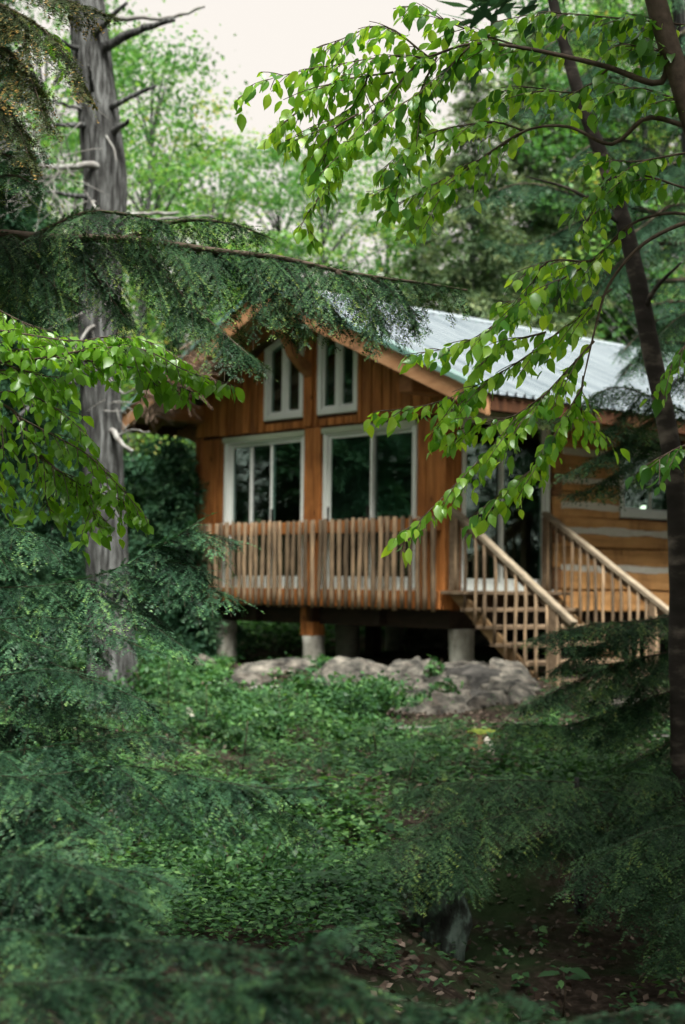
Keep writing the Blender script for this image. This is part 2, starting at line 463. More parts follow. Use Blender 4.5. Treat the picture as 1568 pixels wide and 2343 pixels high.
# ------------------------------------------------------------------ ground
def gz(x, y):
    x = np.asarray(x, float); y = np.asarray(y, float)
    h = np.interp(y, [3.5, 8, 9.3, 12.6, 14.5, 16.5, 18.6, 22, 26], [.05, .12, .22, .28, .30, .37, .52, .47, .55])
    h = h + 0.011 * np.clip(y - 24, 0, 200) + 0.00035 * np.clip(np.abs(x) - 12, 0, 80) ** 2
    h = h - (0.42 * sstep(x, -0.1, 0.9) * (1 - sstep(y, 8.5, 9.2)))
    h = h + 0.05 * np.sin(1.7 * x + 0.6 * y) * np.sin(0.9 * y - 0.4 * x) + 0.025 * np.sin(4.1 * x + 1.3) * np.sin(3.7 * y)
    lx = (x - CORNER[0]) * AX[0] + (y - CORNER[1]) * AX[1]
    ly = (x - CORNER[0]) * AY[0] + (y - CORNER[1]) * AY[1]
    h = h + 0.12 * np.exp(-((x - 1.5) / .9) ** 2 - ((y - 18.9) / .8) ** 2)
    h = h + 0.40 * np.exp(-((lx + 1.8) / 1.2) ** 2 - ((ly - 3.2) / 1.5) ** 2)       # hump under the cabin
    return h


def build_ground():
    xs = np.concatenate([np.linspace(-120, -14, 28), np.linspace(-13, 13, 131), np.linspace(14, 120, 28)])
    ys = np.concatenate([np.linspace(-60, 1, 20), np.linspace(1.5, 26, 150), np.linspace(27, 160, 50)])
    X, Y = np.meshgrid(xs, ys)
    Z = gz(X, Y)
    V = np.stack([X, Y, Z], -1).reshape(-1, 3)
    near = (np.abs(V[:, 0]) < 14) & (V[:, 1] < 27) & (V[:, 1] > 1)
    for i in np.nonzero(near)[0]:
        v = V[i]
        V[i, 2] += 0.05 * mnoise.noise((v[0] * 2.3, v[1] * 2.3, 0)) + 0.025 * mnoise.noise((v[0] * 7, v[1] * 7, 3))
    ny, nx = X.shape
    i = np.arange(ny - 1)[:, None] * nx + np.arange(nx - 1)[None, :]
    Fq = np.stack([i, i + 1, i + 1 + nx, i + nx], -1).reshape(-1, 4)
    tag(mk('ground', V, Fq, M['ground'], smooth=True), kind='structure')


build_ground()

# ------------------------------------------------------------------ the cabin (local frame: x along the gable front, y into the house, z up from the floor)
cabin = empty('cabin', CORNER, 'orange cedar cabin on concrete piers with a pale metal roof and stick railing', 'cabin')
cabin.rotation_euler = (0, 0, -TH)
WL = -5.05                     # left end of the gable wall
XC = -2.52                     # ridge line
SL = 0.441
ZR = 3.97
LEN = 10.5


def roof_z(x): return ZR - SL * abs(x - XC)


def under(x): return roof_z(x) - 0.24


def build_cabin():
    # --- gable front: backing panels with openings, then each board
    fw = MB()
    fw.box(WL, -4.40, 0, .14, -.24, 2.15).box(-.47, 0, 0, .14, -.24, 2.15).box(-2.60, -2.25, 0, .14, -.24, 2.15)
    fw.box(-4.40, -2.60, .02, .14, -.24, -.05).box(-2.25, -.47, .02, .14, -.24, -.05)
    W3 = (-3.49, -2.65); W4 = (-2.36, -1.565)
    wz0 = 2.29

    def wtop(x): return 3.60 - 0.36 * (abs(x - XC) - 0.13)
    cuts = [WL, W3[0], W3[1], XC, W4[0], W4[1], 0.0]
    for a, b in zip(cuts[:-1], cuts[1:]):
        top = [(b, under(b)), (a, under(a))]
        if (a, b) in (W3, W4):
            fw.prism([(a, 2.12), (b, 2.12), (b, wz0), (a, wz0)], 'y', 0, .14)
            fw.prism([(a, wtop(a)), (b, wtop(b))] + top, 'y', 0, .14)
        else:
            fw.prism([(a, 2.12), (b, 2.12)] + top, 'y', 0, .14)
    front = fw.obj('front_wall', M['cedar_dark'], cabin)
    # gable boards
    x = WL - 0.01
    while x < -0.02:
        w = R.uniform(.165, .195)
        b = min(x + w, 0.03)
        a = x
        d = R.uniform(.028, .04)
        zb = 2.145 + R.uniform(-.008, .008)
        segs = []
        for lo, hi in (W3, W4):
            pass
        # split against windows
        xa = a
        pieces = [(a, b)]
        for lo, hi in (W3, W4):
            nxt = []
            for p, q in pieces:
                if q <= lo or p >= hi: nxt.append((p, q)); continue
                if p < lo - .02: nxt.append((p, lo))
                if q > hi + .02: nxt.append((hi, q))
                m0, m1 = max(p, lo), min(q, hi)
                if m1 - m0 > .02: segs.append((m0, m1))
            pieces = nxt
        for p, q in pieces:
            if q - p < .015: continue
            q2 = q - .024
            MB().prism([(p, zb), (q2, zb), (q2, under(q2) - .01), (p, under(p) - .01)], 'y', -d, -.002).obj('board', M['cedar'], front)
        for p, q in segs:
            q2 = q - .022
            MB().prism([(p, zb), (q2, zb), (q2, wz0 - .05), (p, wz0 - .05)], 'y', -d, -.002).obj('board', M['cedar'], front)
            if under(q2) - wtop(q2) > .1:
                MB().prism([(p, wtop(p) + .05), (q2, wtop(q2) + .05), (q2, under(q2) - .01), (p, under(p) - .01)], 'y', -d, -.002).obj('board', M['cedar'], front)
        x = b
    # lower boards beside the doors
    for x0, x1 in ((WL, -4.41), (-.46, .0)):
        x = x0
        while x < x1 - .03:
            w = R.uniform(.13, .20)
            b = min(x + w, x1)
            if x1 - b < .06: b = x1
            MB().box(x, b - .012, -R.uniform(.02, .032), -.002, -.20, 2.10).obj('board', M['cedar'], front)
            x = b
    MB().box(-2.585, -2.265, -.07, -.003, -.2, 2.125).obj('post', M['cedar'], front, bevel=.008)
    MB().box(-2.60, -2.44, -.075, -.042, 2.15, 3.31).obj('king_post', M['cedar'], front, bevel=.006)
    MB().box(-4.405, -2.60, -.012, .02, 2.085, 2.14).obj('header', M['cedar_dark'], front)
    MB().box(-2.25, -.465, -.012, .02, 2.085, 2.14).obj('header', M['cedar_dark'], front)
    # corner posts
    MB().box(-.13, .04, -.045, .13, -.26, 2.14).obj('corner_post', M['cedar'], front, bevel=.012)
    MB().box(WL - .03, WL + .12, -.04, .13, -.26, 2.14).obj('corner_post', M['cedar'], front, bevel=.012)

    # --- the other walls
    sw = MB()
    top = 2.60
    sw.box(-.14, 0, .14, .26, -.28, top).box(-.14, 0, .26, 1.94, 2.21, top).box(-.14, 0, 1.94, 3.40, -.28, top)
    sw.box(-.14, 0, 3.40, 4.86, -.28, .99).box(-.14, 0, 3.40, 4.86, 1.96, top).box(-.14, 0, 4.86, LEN, -.28, top)
    side = sw.obj('side_wall', M['cedar_dark'], cabin)
    for a, b in ((.135, .262),):
        MB().box(.002, .03, a, b, -.26, 2.58).obj('board', M['cedar'], side)
    MB().box(.002, .06, .262, 1.96, 2.26, 2.58).obj('header', M['cedar'], side, bevel=.008)
    # squared logs and chinking
    rows = [(-.29, -.02), (.0, .255), (.325, .555), (.565, .755), (.825, .965), (.972, 1.085), (1.15, 1.30), (1.306, 1.415), (1.49, 1.80), (1.87, 2.15), (2.21, 2.56)]
    for i, (z0, z1) in enumerate(rows):
        cutw = z1 > 1.0 and z0 < 1.95
        spans = [(2.14, 3.37), (4.89, LEN)] if cutw else [(2.14, LEN)]
        for a, b in spans:
            n = max(3, int((b - a) / .35))
            ys = np.linspace(a, b, n)
            V, Fc = [], []
            dep = R.uniform(.035, .055)
            for yy in ys:
                j0, j1 = R.uniform(-.008, .008), R.uniform(-.008, .008)
                dd = dep + R.uniform(-.006, .006)
                V += [(.001, yy, z0 + j0), (dd - .012, yy, z0 + j0), (dd, yy, z0 + j0 + .015), (dd, yy, z1 + j1 - .015), (dd - .012, yy, z1 + j1), (.001, yy, z1 + j1)]
            for k in range(n - 1):
                for q in range(6):
                    Fc.append((k * 6 + q, (k + 1) * 6 + q, (k + 1) * 6 + (q + 1) % 6, k * 6 + (q + 1) % 6))
            Fc += [tuple(range(6)), tuple((n - 1) * 6 + q for q in range(5, -1, -1))]
            mk('log', V, Fc, M['log'], side)
    for i, (z0, z1) in enumerate([(.255, .325), (.755, .825), (1.085, 1.15), (1.415, 1.49), (1.80, 1.87), (2.15, 2.21)]):
        spans = [(2.14, 3.37), (4.89, LEN)] if z1 > 1.0 and z0 < 1.95 else [(2.14, LEN)]
        for a, b in spans:
            n = max(4, int((b - a) / .1))
            V, Fc = [], []
            ph = R.uniform(0, 9)
            for yy in np.linspace(a, b, n):
                w0 = .012 * math.sin(yy * 5 + ph) + R.uniform(-.007, .007); w1 = .012 * math.sin(yy * 4.1 + ph * 2) + R.uniform(-.007, .007)
                V += [(.001, yy, z0 - .01 + w0), (.047, yy, z0 - .012 + w0), (.047, yy, z1 + .012 + w1), (.001, yy, z1 + .01 + w1)]
            for k in range(n - 1):
                for q in range(4):
                    Fc.append((k * 4 + q, (k + 1) * 4 + q, (k + 1) * 4 + (q + 1) % 4, k * 4 + (q + 1) % 4))
            Fc += [(0, 1, 2, 3), tuple((n - 1) * 4 + q for q in (3, 2, 1, 0))]
            mk('chinking', V, Fc, M['chink'], side)
    z = -.27
    for i in range(9):
        h = R.uniform(.27, .33)
        if z + h > 2.56: break
        MB().box(.002, .05 + .018 * (i % 2) + R.uniform(0, .006), 1.985, 2.135, z, z + h - .012).obj('log_end', M['log_end'] if i % 2 else M['log'], side, bevel=.008)
        z += h
    bw = MB().box(WL, -.14, LEN - .14, LEN, -.28, 2.6)
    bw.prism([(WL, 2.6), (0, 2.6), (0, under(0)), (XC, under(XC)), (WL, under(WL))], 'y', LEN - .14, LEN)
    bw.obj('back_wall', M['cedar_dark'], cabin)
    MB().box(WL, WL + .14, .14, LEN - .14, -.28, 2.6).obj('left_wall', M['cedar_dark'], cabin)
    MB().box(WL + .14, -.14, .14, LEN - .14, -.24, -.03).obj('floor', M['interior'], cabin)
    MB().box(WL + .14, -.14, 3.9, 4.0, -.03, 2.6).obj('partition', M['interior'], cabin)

    # --- windows and sliding doors
    def slider(name, ax, a, b, z0, z1, mull, inset, head, label):
        """sliding unit in the front ('x') or side ('y') wall; mull is the meeting stile position"""
        w = empty(name, parent=cabin); w['label'] = label
        def bx(p, q, d0, d1, zz0, zz1):
            return MB().box(p, q, d0, d1, zz0, zz1) if ax == 'x' else MB().box(-d1, -d0, p, q, zz0, zz1)
        f = .075
        fr = MB()
        for p, q, u0, u1 in ((a, a + f, z0, z1), (b - f, b, z0, z1), (a + f, b - f, z1 - .06, z1), (a + f, b - f, z0, z0 + .09)):
            t = bx(p, q, -.035, .10, u0, u1); fr.add(t.V, t.F)
        fr.obj('frame', M['vinyl'], w, bevel=.006)
        if head:
            bx(a - .01, b + .01, -.06, -.036, z1 - .035, z1 + .035).obj('head_trim', M['sage'], w)
            bx(a - .015, b + .015, -.085, -.036, z0 - .035, z0 + .012).obj('sill', M['vinyl'], w)
        s = .05
        for i, (p, q, dd) in enumerate(((a + f, mull + s / 2, .035), (mull - s / 2, b - f, .0))):
            if i == inset: dd = .0
            else: dd = .038
            sh = MB()
            for p2, q2, u0, u1 in ((p, p + s, z0 + .09, z1 - .06), (q - s, q, z0 + .09, z1 - .06), (p + s, q - s, z1 - .06 - s, z1 - .06), (p + s, q - s, z0 + .09, z0 + .09 + s)):
                t = bx(p2 + .001, q2 - .001, dd, dd + .03, u0 + .001, u1 - .001); sh.add(t.V, t.F)
            sh.obj('sash', M['vinyl'], w, bevel=.004)
            bx(p + s - .005, q - s + .005, dd + .012, dd + .017, z0 + .09 + s - .005, z1 - .06 - s + .005).obj('pane', M['glass'], w)
        return w, bx

    w, bx = slider('window', 'x', -4.39, -2.61, 0.0, 2.07, -3.36, 1, True, 'left sliding glass door behind the stick railing')
    bx(-3.86, -3.815, .022, .05, .10, 1.95).obj('stile', M['vinyl'], w)
    bx(-3.33, -3.30, -.02, .0, .80, 1.06).obj('handle', M['black'], w)
    w, bx = slider('window', 'x', -2.24, -.475, 0.0, 2.07, -1.33, 0, True, 'right sliding glass door behind the stick railing')
    bx(-2.16, -1.36, .020, .026, .14, 1.96).obj('insect_screen', M['screen_dark'], w)
    bx(-2.165, -2.14, -.012, .018, .80, 1.06).obj('handle', M['black'], w)
    bx(-1.40, -1.375, -.012, -.002, .80, 1.06).obj('handle', M['black'], w)
    w, bx = slider('door', 'y', .27, 1.93, -.01, 2.19, 1.045, 1, True, 'tall sliding glass door at the head of the stairs')
    w, bx = slider('window', 'y', 3.41, 4.85, 1.0, 1.95, 4.12, 0, False, 'small white slider in the log wall')

    for (a, b), nm in ((W3, 'left'), (W4, 'right')):
        w = empty('window', parent=cabin); w['label'] = 'white gable window with slanted top, %s of the king post' % nm
        def quad(p, q, c, base=wz0, drop=0.0):
            return [(p, base + c), (q, base + c), (q, wtop(q) - drop), (p, wtop(p) - drop)]
        f = .085
        fr = MB()
        fr.prism([(a, wz0), (a + f, wz0), (a + f, wtop(a + f)), (a, wtop(a))], 'y', -.05, .08)
        fr.prism([(b - f, wz0), (b, wz0), (b, wtop(b)), (b - f, wtop(b - f))], 'y', -.05, .08)
        fr.prism([(a + f, wz0), (b - f, wz0), (b - f, wz0 + f), (a + f, wz0 + f)], 'y', -.05, .08)
        fr.prism([(a + f, wtop(a + f) - f), (b - f, wtop(b - f) - f), (b - f, wtop(b - f)), (a + f, wtop(a + f))], 'y', -.05, .08)
        fr.obj('frame', M['vinyl'], w, bevel=.006)
        m = (a + b) / 2
        MB().prism([(m - .045, wz0 + f), (m + .045, wz0 + f), (m + .045, wtop(m) - f + .01), (m - .045, wtop(m) - f + .01)], 'y', -.03, .05).obj('mullion', M['vinyl'], w, bevel=.006)
        for p, q in ((a + f, m - .045), (m + .045, b - f)):
            s = .03
            sh = MB()
            z0 = wz0 + f
            sh.prism([(p, z0), (p + s, z0), (p + s, wtop(p + s) - f), (p, wtop(p) - f)], 'y', -.012, .03)
            sh.prism([(q - s, z0), (q, z0), (q, wtop(q) - f), (q - s, wtop(q - s) - f)], 'y', -.012, .03)
            sh.prism([(p + s, z0), (q - s, z0), (q - s, z0 + s), (p + s, z0 + s)], 'y', -.012, .03)
            sh.obj('sash', M['vinyl'], w)
            MB().prism([(p + s - .004, z0 + s - .004), (q - s + .004, z0 + s - .004), (q - s + .004, wtop(q - s) - f + .004), (p + s - .004, wtop(p + s) - f + .004)], 'y', .008, .014).obj('pane', M['glass'], w)

    # --- roof
    roof = empty('roof', parent=cabin)
    XE, XW = 1.45, -5.95
    Y0 = -.82
    # sheathing boards under the metal
    for s, xe in ((1, XE), (-1, XW)):
        xs = np.arange(0, abs(xe - XC) - .05, .19)
        for d in xs:
            d1 = min(d + .183, abs(xe - XC) - .01)
            x0, x1 = XC + s * d, XC + s * d1
            MB().prism([(x0, roof_z(x0) - .085), (x1, roof_z(x1) - .085), (x1, roof_z(x1) - .05), (x0, roof_z(x0) - .05)], 'y', Y0 + .03, LEN + .5).obj('sheathing_board', M['soffit'], roof)
        # rafters
        for yy in [-.30] + list(np.arange(.35, LEN + .4, .8)):
            x0, x1 = XC + s * .02, xe - s * .04
            MB().prism([(x0, roof_z(x0) - .24), (x1, roof_z(x1) - .22), (x1, roof_z(x1) - .088), (x0, roof_z(x0) - .088)], 'y', yy, yy + .09).obj('rafter', M['beam'], roof)
        # barge board and fly rafter
        x0, x1 = XC + s * .001, xe
        MB().prism([(x0, roof_z(x0) - .30), (x1, roof_z(x1) - .27), (x1, roof_z(x1) - .075), (x0, roof_z(x0) - .075)], 'y', Y0 - .02, Y0 + .045).obj('barge_board', M['barge'], roof, bevel=.006)
        MB().prism([(x0, roof_z(x0) - .072), (x1, roof_z(x1) - .072), (x1, roof_z(x1) - .028), (x0, roof_z(x0) - .028)], 'y', Y0 - .035, Y0 + .03).obj('fascia_strip', M['barge'], roof)
        MB().prism([(x0, roof_z(x0) - .03), (x1, roof_z(x1) - .03), (x1, roof_z(x1) + .035), (x0, roof_z(x0) + .035)], 'y', Y0 - .06, Y0 - .04).obj('drip_edge', M['roof_trim'], roof)
        MB().prism([(x0, roof_z(x0) + .026), (x1, roof_z(x1) + .026), (x1, roof_z(x1) + .04), (x0, roof_z(x0) + .04)], 'y', Y0 - .039, Y0 + .07).obj('drip_flashing', M['roof_trim'], roof)
        # eave fascia
        xa, xb = sorted((xe, xe - s * .035))
        MB().prism([(xa, roof_z(xe) - .20), (xb, roof_z(xe) - .20), (xb, roof_z(xe) - .05), (xa, roof_z(xe) - .05)], 'y', Y0 + .05, LEN + .5).obj('eave_fascia', M['cedar_dark'], roof)
        # metal sheets
        PW = .9
        y = Y0 - .03
        while y < LEN + .5:
            prof = []
            n = 6
            for i in range(n + 1):
                yy = y + PW * i / n
                prof += [(yy - .024, .0), (yy - .013, .042), (yy + .013, .042), (yy + .024, .0)] if i < n else [(yy - .024, .0)]
                if i < n: prof += [(yy + PW / n * .5 - .008, .0), (yy + PW / n * .5, .005), (yy + PW / n * .5 + .008, .0)]
            lift = R.uniform(0, .004)
            xe2 = xe + s * .05
            V = [(XC + s * .0, yy, roof_z(XC) + hh + lift) for yy, hh in prof] + [(xe2, yy, roof_z(xe2) + hh + lift) for yy, hh in prof]
            k = len(prof)
            Fc = [(i, i + 1, k + i + 1, k + i) if s < 0 else (i + 1, i, k + i, k + i + 1) for i in range(k - 1)]
            mk('roof_panel', V, Fc, M['roof'], roof)
            y += PW
    # ridge cap with scalloped closure
    for s in (1, -1):
        MB().prism([(XC, ZR + .055), (XC + s * .20, ZR + .055 - SL * .2), (XC + s * .20, ZR + .045 - SL * .2), (XC, ZR + .045)], 'y', Y0 - .05, LEN + .5).obj('ridge_cap', M['roof'], roof)
        n = int((LEN + 1.3) / .1)
        V, Fc = [], []
        for i in range(n):
            yy = Y0 + i * .1
            if i % 2: continue
            b = len(V)
            x0 = XC + s * .195
            V += [(x0, yy, ZR - SL * .195 + .045), (x0, yy + .1, ZR - SL * .195 + .045), (x0 + s * .004, yy + .1, ZR - SL * .2 + .0), (x0 + s * .004, yy, ZR - SL * .2 + .0)]
            Fc.append((b, b + 1, b + 2, b + 3))
        mk('ridge_closure', V, Fc, M['roof_trim'], roof, kind='stuff')
    # beams poking through the gable
    MB().box(XC - .125, XC + .125, -.60, .3, 3.33, 3.66).obj('ridge_beam', M['beam'], roof, bevel=.015)
    for xx in (-4.98, -.10):
        MB().box(xx - .115, xx + .115, -.60, LEN, 2.36, 2.62).obj('plate_beam', M['beam'], roof, bevel=.015)
    # curved brace under the ridge beam
    pts = [(-.56, 3.335), (-.46, 3.335), (-.30, 3.12), (-.045, 2.98), (-.045, 2.80), (-.16, 2.86), (-.40, 3.06)]
    MB().prism(pts[::-1], 'x', XC - .055, XC + .075).obj('brace', M['beam'], roof, bevel=.01)
    # lookout brackets under the left eave
    for yy in (.12, 2.5):
        MB().prism([(-5.07, 2.05), (-5.07, 2.30), (-5.75, 2.33), (-5.75, 2.25)], 'y', yy, yy + .12).obj('bracket', M['beam'], roof)

    # --- floor beams and piers
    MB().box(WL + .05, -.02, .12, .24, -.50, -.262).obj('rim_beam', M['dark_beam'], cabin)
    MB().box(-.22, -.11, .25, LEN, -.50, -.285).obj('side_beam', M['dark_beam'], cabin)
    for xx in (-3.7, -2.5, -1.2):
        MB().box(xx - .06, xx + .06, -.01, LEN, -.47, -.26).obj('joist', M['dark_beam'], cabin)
    piers = [(-4.52, .16, -.95, -.60, .15), (-2.56, .12, -.66, -.262, .15), (-3.35, 1.45, -.52, -.50, .17), (-.02, .33, -.50, -.49, .155), (-4.6, 3.6, -.6, -.5, .15),
             (-1.0, 3.6, -.6, -.5, .15), (-.05, 5.6, -.6, -.5, .15), (-.05, 8.2, -.6, -.5, .15)]
    for i, (px, py, zc, zt, r) in enumerate(piers):
        if i == 0: zc = -.50
        w = cab(px, py)
        zg = float(gz(w[0], w[1])) - CORNER[2] - .15
        zs = np.linspace(zg, zc, 6)
        V, Fc = tube([(px + .008 * math.sin(5 * q), py, q) for q in zs], [r * (1.02 + .02 * math.sin(9 * q)) for q in zs], 16)
        p = mk('pier', V, Fc, M['concrete'], cabin, True)
        p.data.polygons[-1].use_smooth = False; p.data.polygons[-2].use_smooth = False
        if i == 1:
            MB().box(px - .13, px + .12, py - .13, py + .10, zc, -.262).obj('post', M['cedar'], p, bevel=.01)
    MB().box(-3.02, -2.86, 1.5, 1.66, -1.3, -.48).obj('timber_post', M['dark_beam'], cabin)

    # --- stick railing along the gable front
    rail = empty('railing', parent=cabin)
    MB().box(WL - .03, .0, -.115, -.06, .70, .86).obj('top_rail', M['cedar'], rail, bevel=.008)
    MB().box(WL - .03, .03, -.115, -.06, -.255, -.03).obj('bottom_rail', M['cedar'], rail, bevel=.008)
    nb = 39
    for i in range(nb):
        xx = WL + .0 + (5.0) * i / (nb - 1) + R.uniform(-.014, .014)
        r = R.uniform(.027, .036)
        n = 7
        ph = R.uniform(0, 6); am = R.uniform(.002, .010); ln = R.uniform(-.014, .014)
        zs = np.linspace(-.275 + R.uniform(-.012, .012), .885 + R.uniform(-.012, .012), n)
        pts = [(xx + am * math.sin(ph + 4 * q) + ln * q, -.155 + .004 * math.sin(ph * 2 + 5 * q), q) for q in zs]
        rr = [r * (1 + .10 * math.sin(ph + 9 * q) + R.uniform(-.06, .06)) for q in zs]
        V, Fc = tube(pts, rr, 6)
        mk('baluster', V, Fc, M['stick'], rail, True)
    # --- stairs on the side
    st = empty('stairs', parent=cabin)
    YL, YR = -.06, 1.80
    z0 = -.024
    MB().box(.052, .44, YL - .06, YR + .06, z0 - .045, z0).obj('tread', M['weathered'], st, bevel=.005)
    for k in range(1, 7):
        xx = .07 + .25 * k; zz = z0 - .203 * k
        MB().box(xx + R.uniform(-.01, .01), xx + .33 + R.uniform(-.01, .01), YL + R.uniform(-.02, .01), YR + R.uniform(-.01, .03), zz - .045, zz).obj('tread', M['weathered'], st, bevel=.005)
    for ys in (0.0, YR - .10):
        MB().prism([(.06, -.07), (.33, -.07), (1.80, -1.26), (1.80, -1.455), (.10, -.085)], 'y', ys, ys + .045).obj('stringer', M['stringer'], st)
    def rail_line(y, xa, za, xb, zb, nbal, post, thick):
        ang = math.atan2(zb - za, xb - xa)
        L = math.hypot(xb - xa, zb - za)
        nx, nz = -math.sin(ang), math.cos(ang)
        h = .028
        P = lambda x, z, k: (x + nx * k, z + nz * k)
        MB().prism([P(xa, za, -h), P(xb, zb, -h), P(xb, zb, h), P(xa, za, h)], 'y', y - .055, y + .055).obj('handrail', M['handrail'], st, bevel=.006)
        MB().prism([P(xa, za, -h - .075), P(xb, zb, -h - .075), P(xb, zb, -h - .002), P(xa, za, -h - .002)], 'y', y + .0, y + .035).obj('under_rail', M['weathered'], st)
        for i in range(nbal):
            xx = xa + .09 + (xb - xa - .30) * i / (nbal - 1) + R.uniform(-.012, .012)
            zt = za + (zb - za) * (xx - xa) / (xb - xa) - .045
            k = max(0, min(6, int((xx - .07 + .02) / .25)))
            zb_ = z0 - .203 * k - (.0 if k else 0.0)
            r = R.uniform(.018, .023)
            zs = np.linspace(zb_, zt, 5)
            ph = R.uniform(0, 6)
            pts = [(xx + .005 * math.sin(ph + 5 * q), y - .032 + .003 * math.sin(ph + 7 * q), q) for q in zs]
            V, Fc = tube(pts, [r * (1 + .1 * math.sin(ph + 8 * q)) for q in zs], 6)
            mk('baluster', V, Fc, M['stick'], st, True)
        for xx in post:
            zt = za + (zb - za) * (xx - xa) / (xb - xa) - .03
            MB().box(xx - .05, xx + .05, y - .05, y + .05, zt - 1.3 if xx > .5 else -.02, zt).obj('newel_post', M['weathered'], st, bevel=.006)
    rail_line(-.03, .16, .965, 2.06, -.372, 11, (.20, 1.78), .05)
    rail_line(1.72, .12, .985, 2.10, -.26, 14, (.165, 1.85), .05)
    # interior
    # --- interior things seen through the glass
    return


build_cabin()


def in_cabin(o):
    o.location = tuple(CORNER + AX * o.location[0] + AY * o.location[1] + np.array((0, 0, o.location[2])))
    o.rotation_euler = (0, 0, -TH)
    return o


def lathe(prof, seg=14):
    V, Fc = [], []
    for r, z in prof:
        for k in range(seg):
            a = 2 * math.pi * k / seg
            V.append((r * math.cos(a), r * math.sin(a), z))
    n = len(prof)
    for i in range(n - 1):
        for k in range(seg):
            k2 = (k + 1) % seg
            Fc.append((i * seg + k, i * seg + k2, (i + 1) * seg + k2, (i + 1) * seg + k))
    Fc += [tuple(range(seg - 1, -1, -1)), tuple((n - 1) * seg + k for k in range(seg))]
    return V, Fc


def build_interior():
    # counter with a tap and a cup behind the left sliding door
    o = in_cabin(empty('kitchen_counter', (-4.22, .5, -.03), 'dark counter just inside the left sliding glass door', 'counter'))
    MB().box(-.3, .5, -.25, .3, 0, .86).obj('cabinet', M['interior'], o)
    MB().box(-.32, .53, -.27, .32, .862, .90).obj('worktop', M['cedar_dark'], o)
    o = in_cabin(empty('faucet', (-4.05, .42, .875), 'curved steel tap behind the left sliding glass door', 'faucet'))
    a = np.linspace(0, math.pi, 9)
    V, Fc = tube([(0, 0, 0), (0, 0, .10)] + [(.06 - .06 * math.cos(t), 0, .16 + .06 * math.sin(t)) for t in a] + [(.12, 0, .10)], .011, 6)
    mk('spout', V, Fc, M['steel'], o, True)
    V, Fc = lathe([(.03, 0), (.03, .01), (.016, .02), (.016, .05)]); mk('base', V, Fc, M['steel'], o, True)
    o = in_cabin(empty('cup', (-4.0, .30, .875), 'small cream cup on the counter beside the tap', 'cup'))
    V, Fc = lathe([(.03, 0), (.042, .02), (.046, .08), (.042, .085), (.036, .03)]); mk('body', V, Fc, M['cream'], o, True)
    # wooden chair behind the tall door
    o = in_cabin(empty('chair', (-.75, .95, -.03), 'slat backed wooden chair inside the tall glass door', 'chair'))
    for sx, sy in ((-.2, -.2), (.2, -.2), (-.2, .2), (.2, .2)):
        MB().box(sx - .02, sx + .02, sy - .02, sy + .02, 0, .9 if sx > 0 else .45).obj('leg', M['handrail'], o)
    MB().box(-.22, .22, -.22, .22, .451, .48).obj('seat', M['handrail'], o)
    for i in range(4):
        MB().box(.19, .21, -.13 + i * .085 - .02, -.13 + i * .085 + .02, .5, .88).obj('slat', M['handrail'], o)
    MB().box(.185, .215, -.178, .178, .882, .94).obj('top_rail', M['handrail'], o)
    # lamp and bottles on the sill of the log wall window
    o = in_cabin(empty('globe_lamp', (-.22, 4.27, 1.02), 'small lit globe lamp on the sill of the log wall window', 'lamp'))
    V, Fc = lathe([(.045, -.02), (.045, .0), (.015, .01), (.015, .05)]); mk('base', V, Fc, M['steel'], o, True)
    V, Fc = lathe([(.02, .05), (.055, .075), (.072, .115), (.055, .16), (.02, .18)]); mk('globe', V, Fc, M['glow'], o, True)
    for k, (yy, lab) in enumerate(((4.46, 'teal glass jar beside the globe lamp'), (4.60, 'taller teal bottle on the sill at the right of the jar'))):
        o = in_cabin(empty('bottle', (-.20, yy, 1.0), lab, 'bottle', 'bottles on the window sill'))
        V, Fc = lathe([(.045, 0), (.048, .02), (.048, .08 + .03 * k), (.02, .11 + .03 * k), (.02, .13 + .03 * k)]); mk('body', V, Fc, M['teal'], o, True)
        V, Fc = lathe([(.023, .132 + .03 * k), (.023, .15 + .03 * k)]); mk('cap', V, Fc, M['cream'], o, True)
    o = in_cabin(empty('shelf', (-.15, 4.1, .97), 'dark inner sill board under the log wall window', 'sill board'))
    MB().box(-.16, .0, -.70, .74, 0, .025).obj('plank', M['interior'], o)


build_interior()

# ------------------------------------------------------------------ rocks, stump, wood on the ground
_ico = None


def ico():
    global _ico
    if _ico is None:
        import bmesh
        bm = bmesh.new(); bmesh.ops.create_icosphere(bm, subdivisions=4, radius=1)
        _ico = (np.array([v.co[:] for v in bm.verts]), [tuple(v.index for v in f.verts) for f in bm.faces])
        bm.free()
    return _ico


def rock(loc, size, seed, label, mat='rock', rot=0.0, sharp=0.5, name='rock', cat='rock', group='rocks around the cabin piers'):
    V0, Fc = ico()
    V = V0.copy()
    o = Vector((seed * 3.7, seed * 1.9, seed * 5.3))
    rs = np.random.default_rng(seed)
    # chop with random planes for faceted stone
    for _ in range(9):
        n = unit(rs.normal(size=3)); d = rs.uniform(.55, .85)
        t = V @ n - d
        V = V - np.where(t > 0, t, 0)[:, None] * n * (0.6 + .4 * sharp)
    for i, v in enumerate(V):
        p = Vector(v)
        k = 1 + .20 * mnoise.fractal(p * 1.8 + o, .8, 2, 4) + .10 * (abs(mnoise.noise(p * 4 + o)) - .2) + .05 * mnoise.noise(p * 11 + o)
        V[i] = v * k
    V = V * np.array(size)
    c, s = math.cos(rot), math.sin(rot)
    V = V @ np.array(((c, s, 0), (-s, c, 0), (0, 0, 1)))
    ob = mk(name, V, Fc, M[mat], None, True)
    ob.location = tuple(loc)
    return tag(ob, label, cat, group)


def on_ground(xD, yD, d, sink=0.0):
    p = at(xD, yD, d)
    return np.array((p[0], p[1], float(gz(p[0], p[1])) - sink))


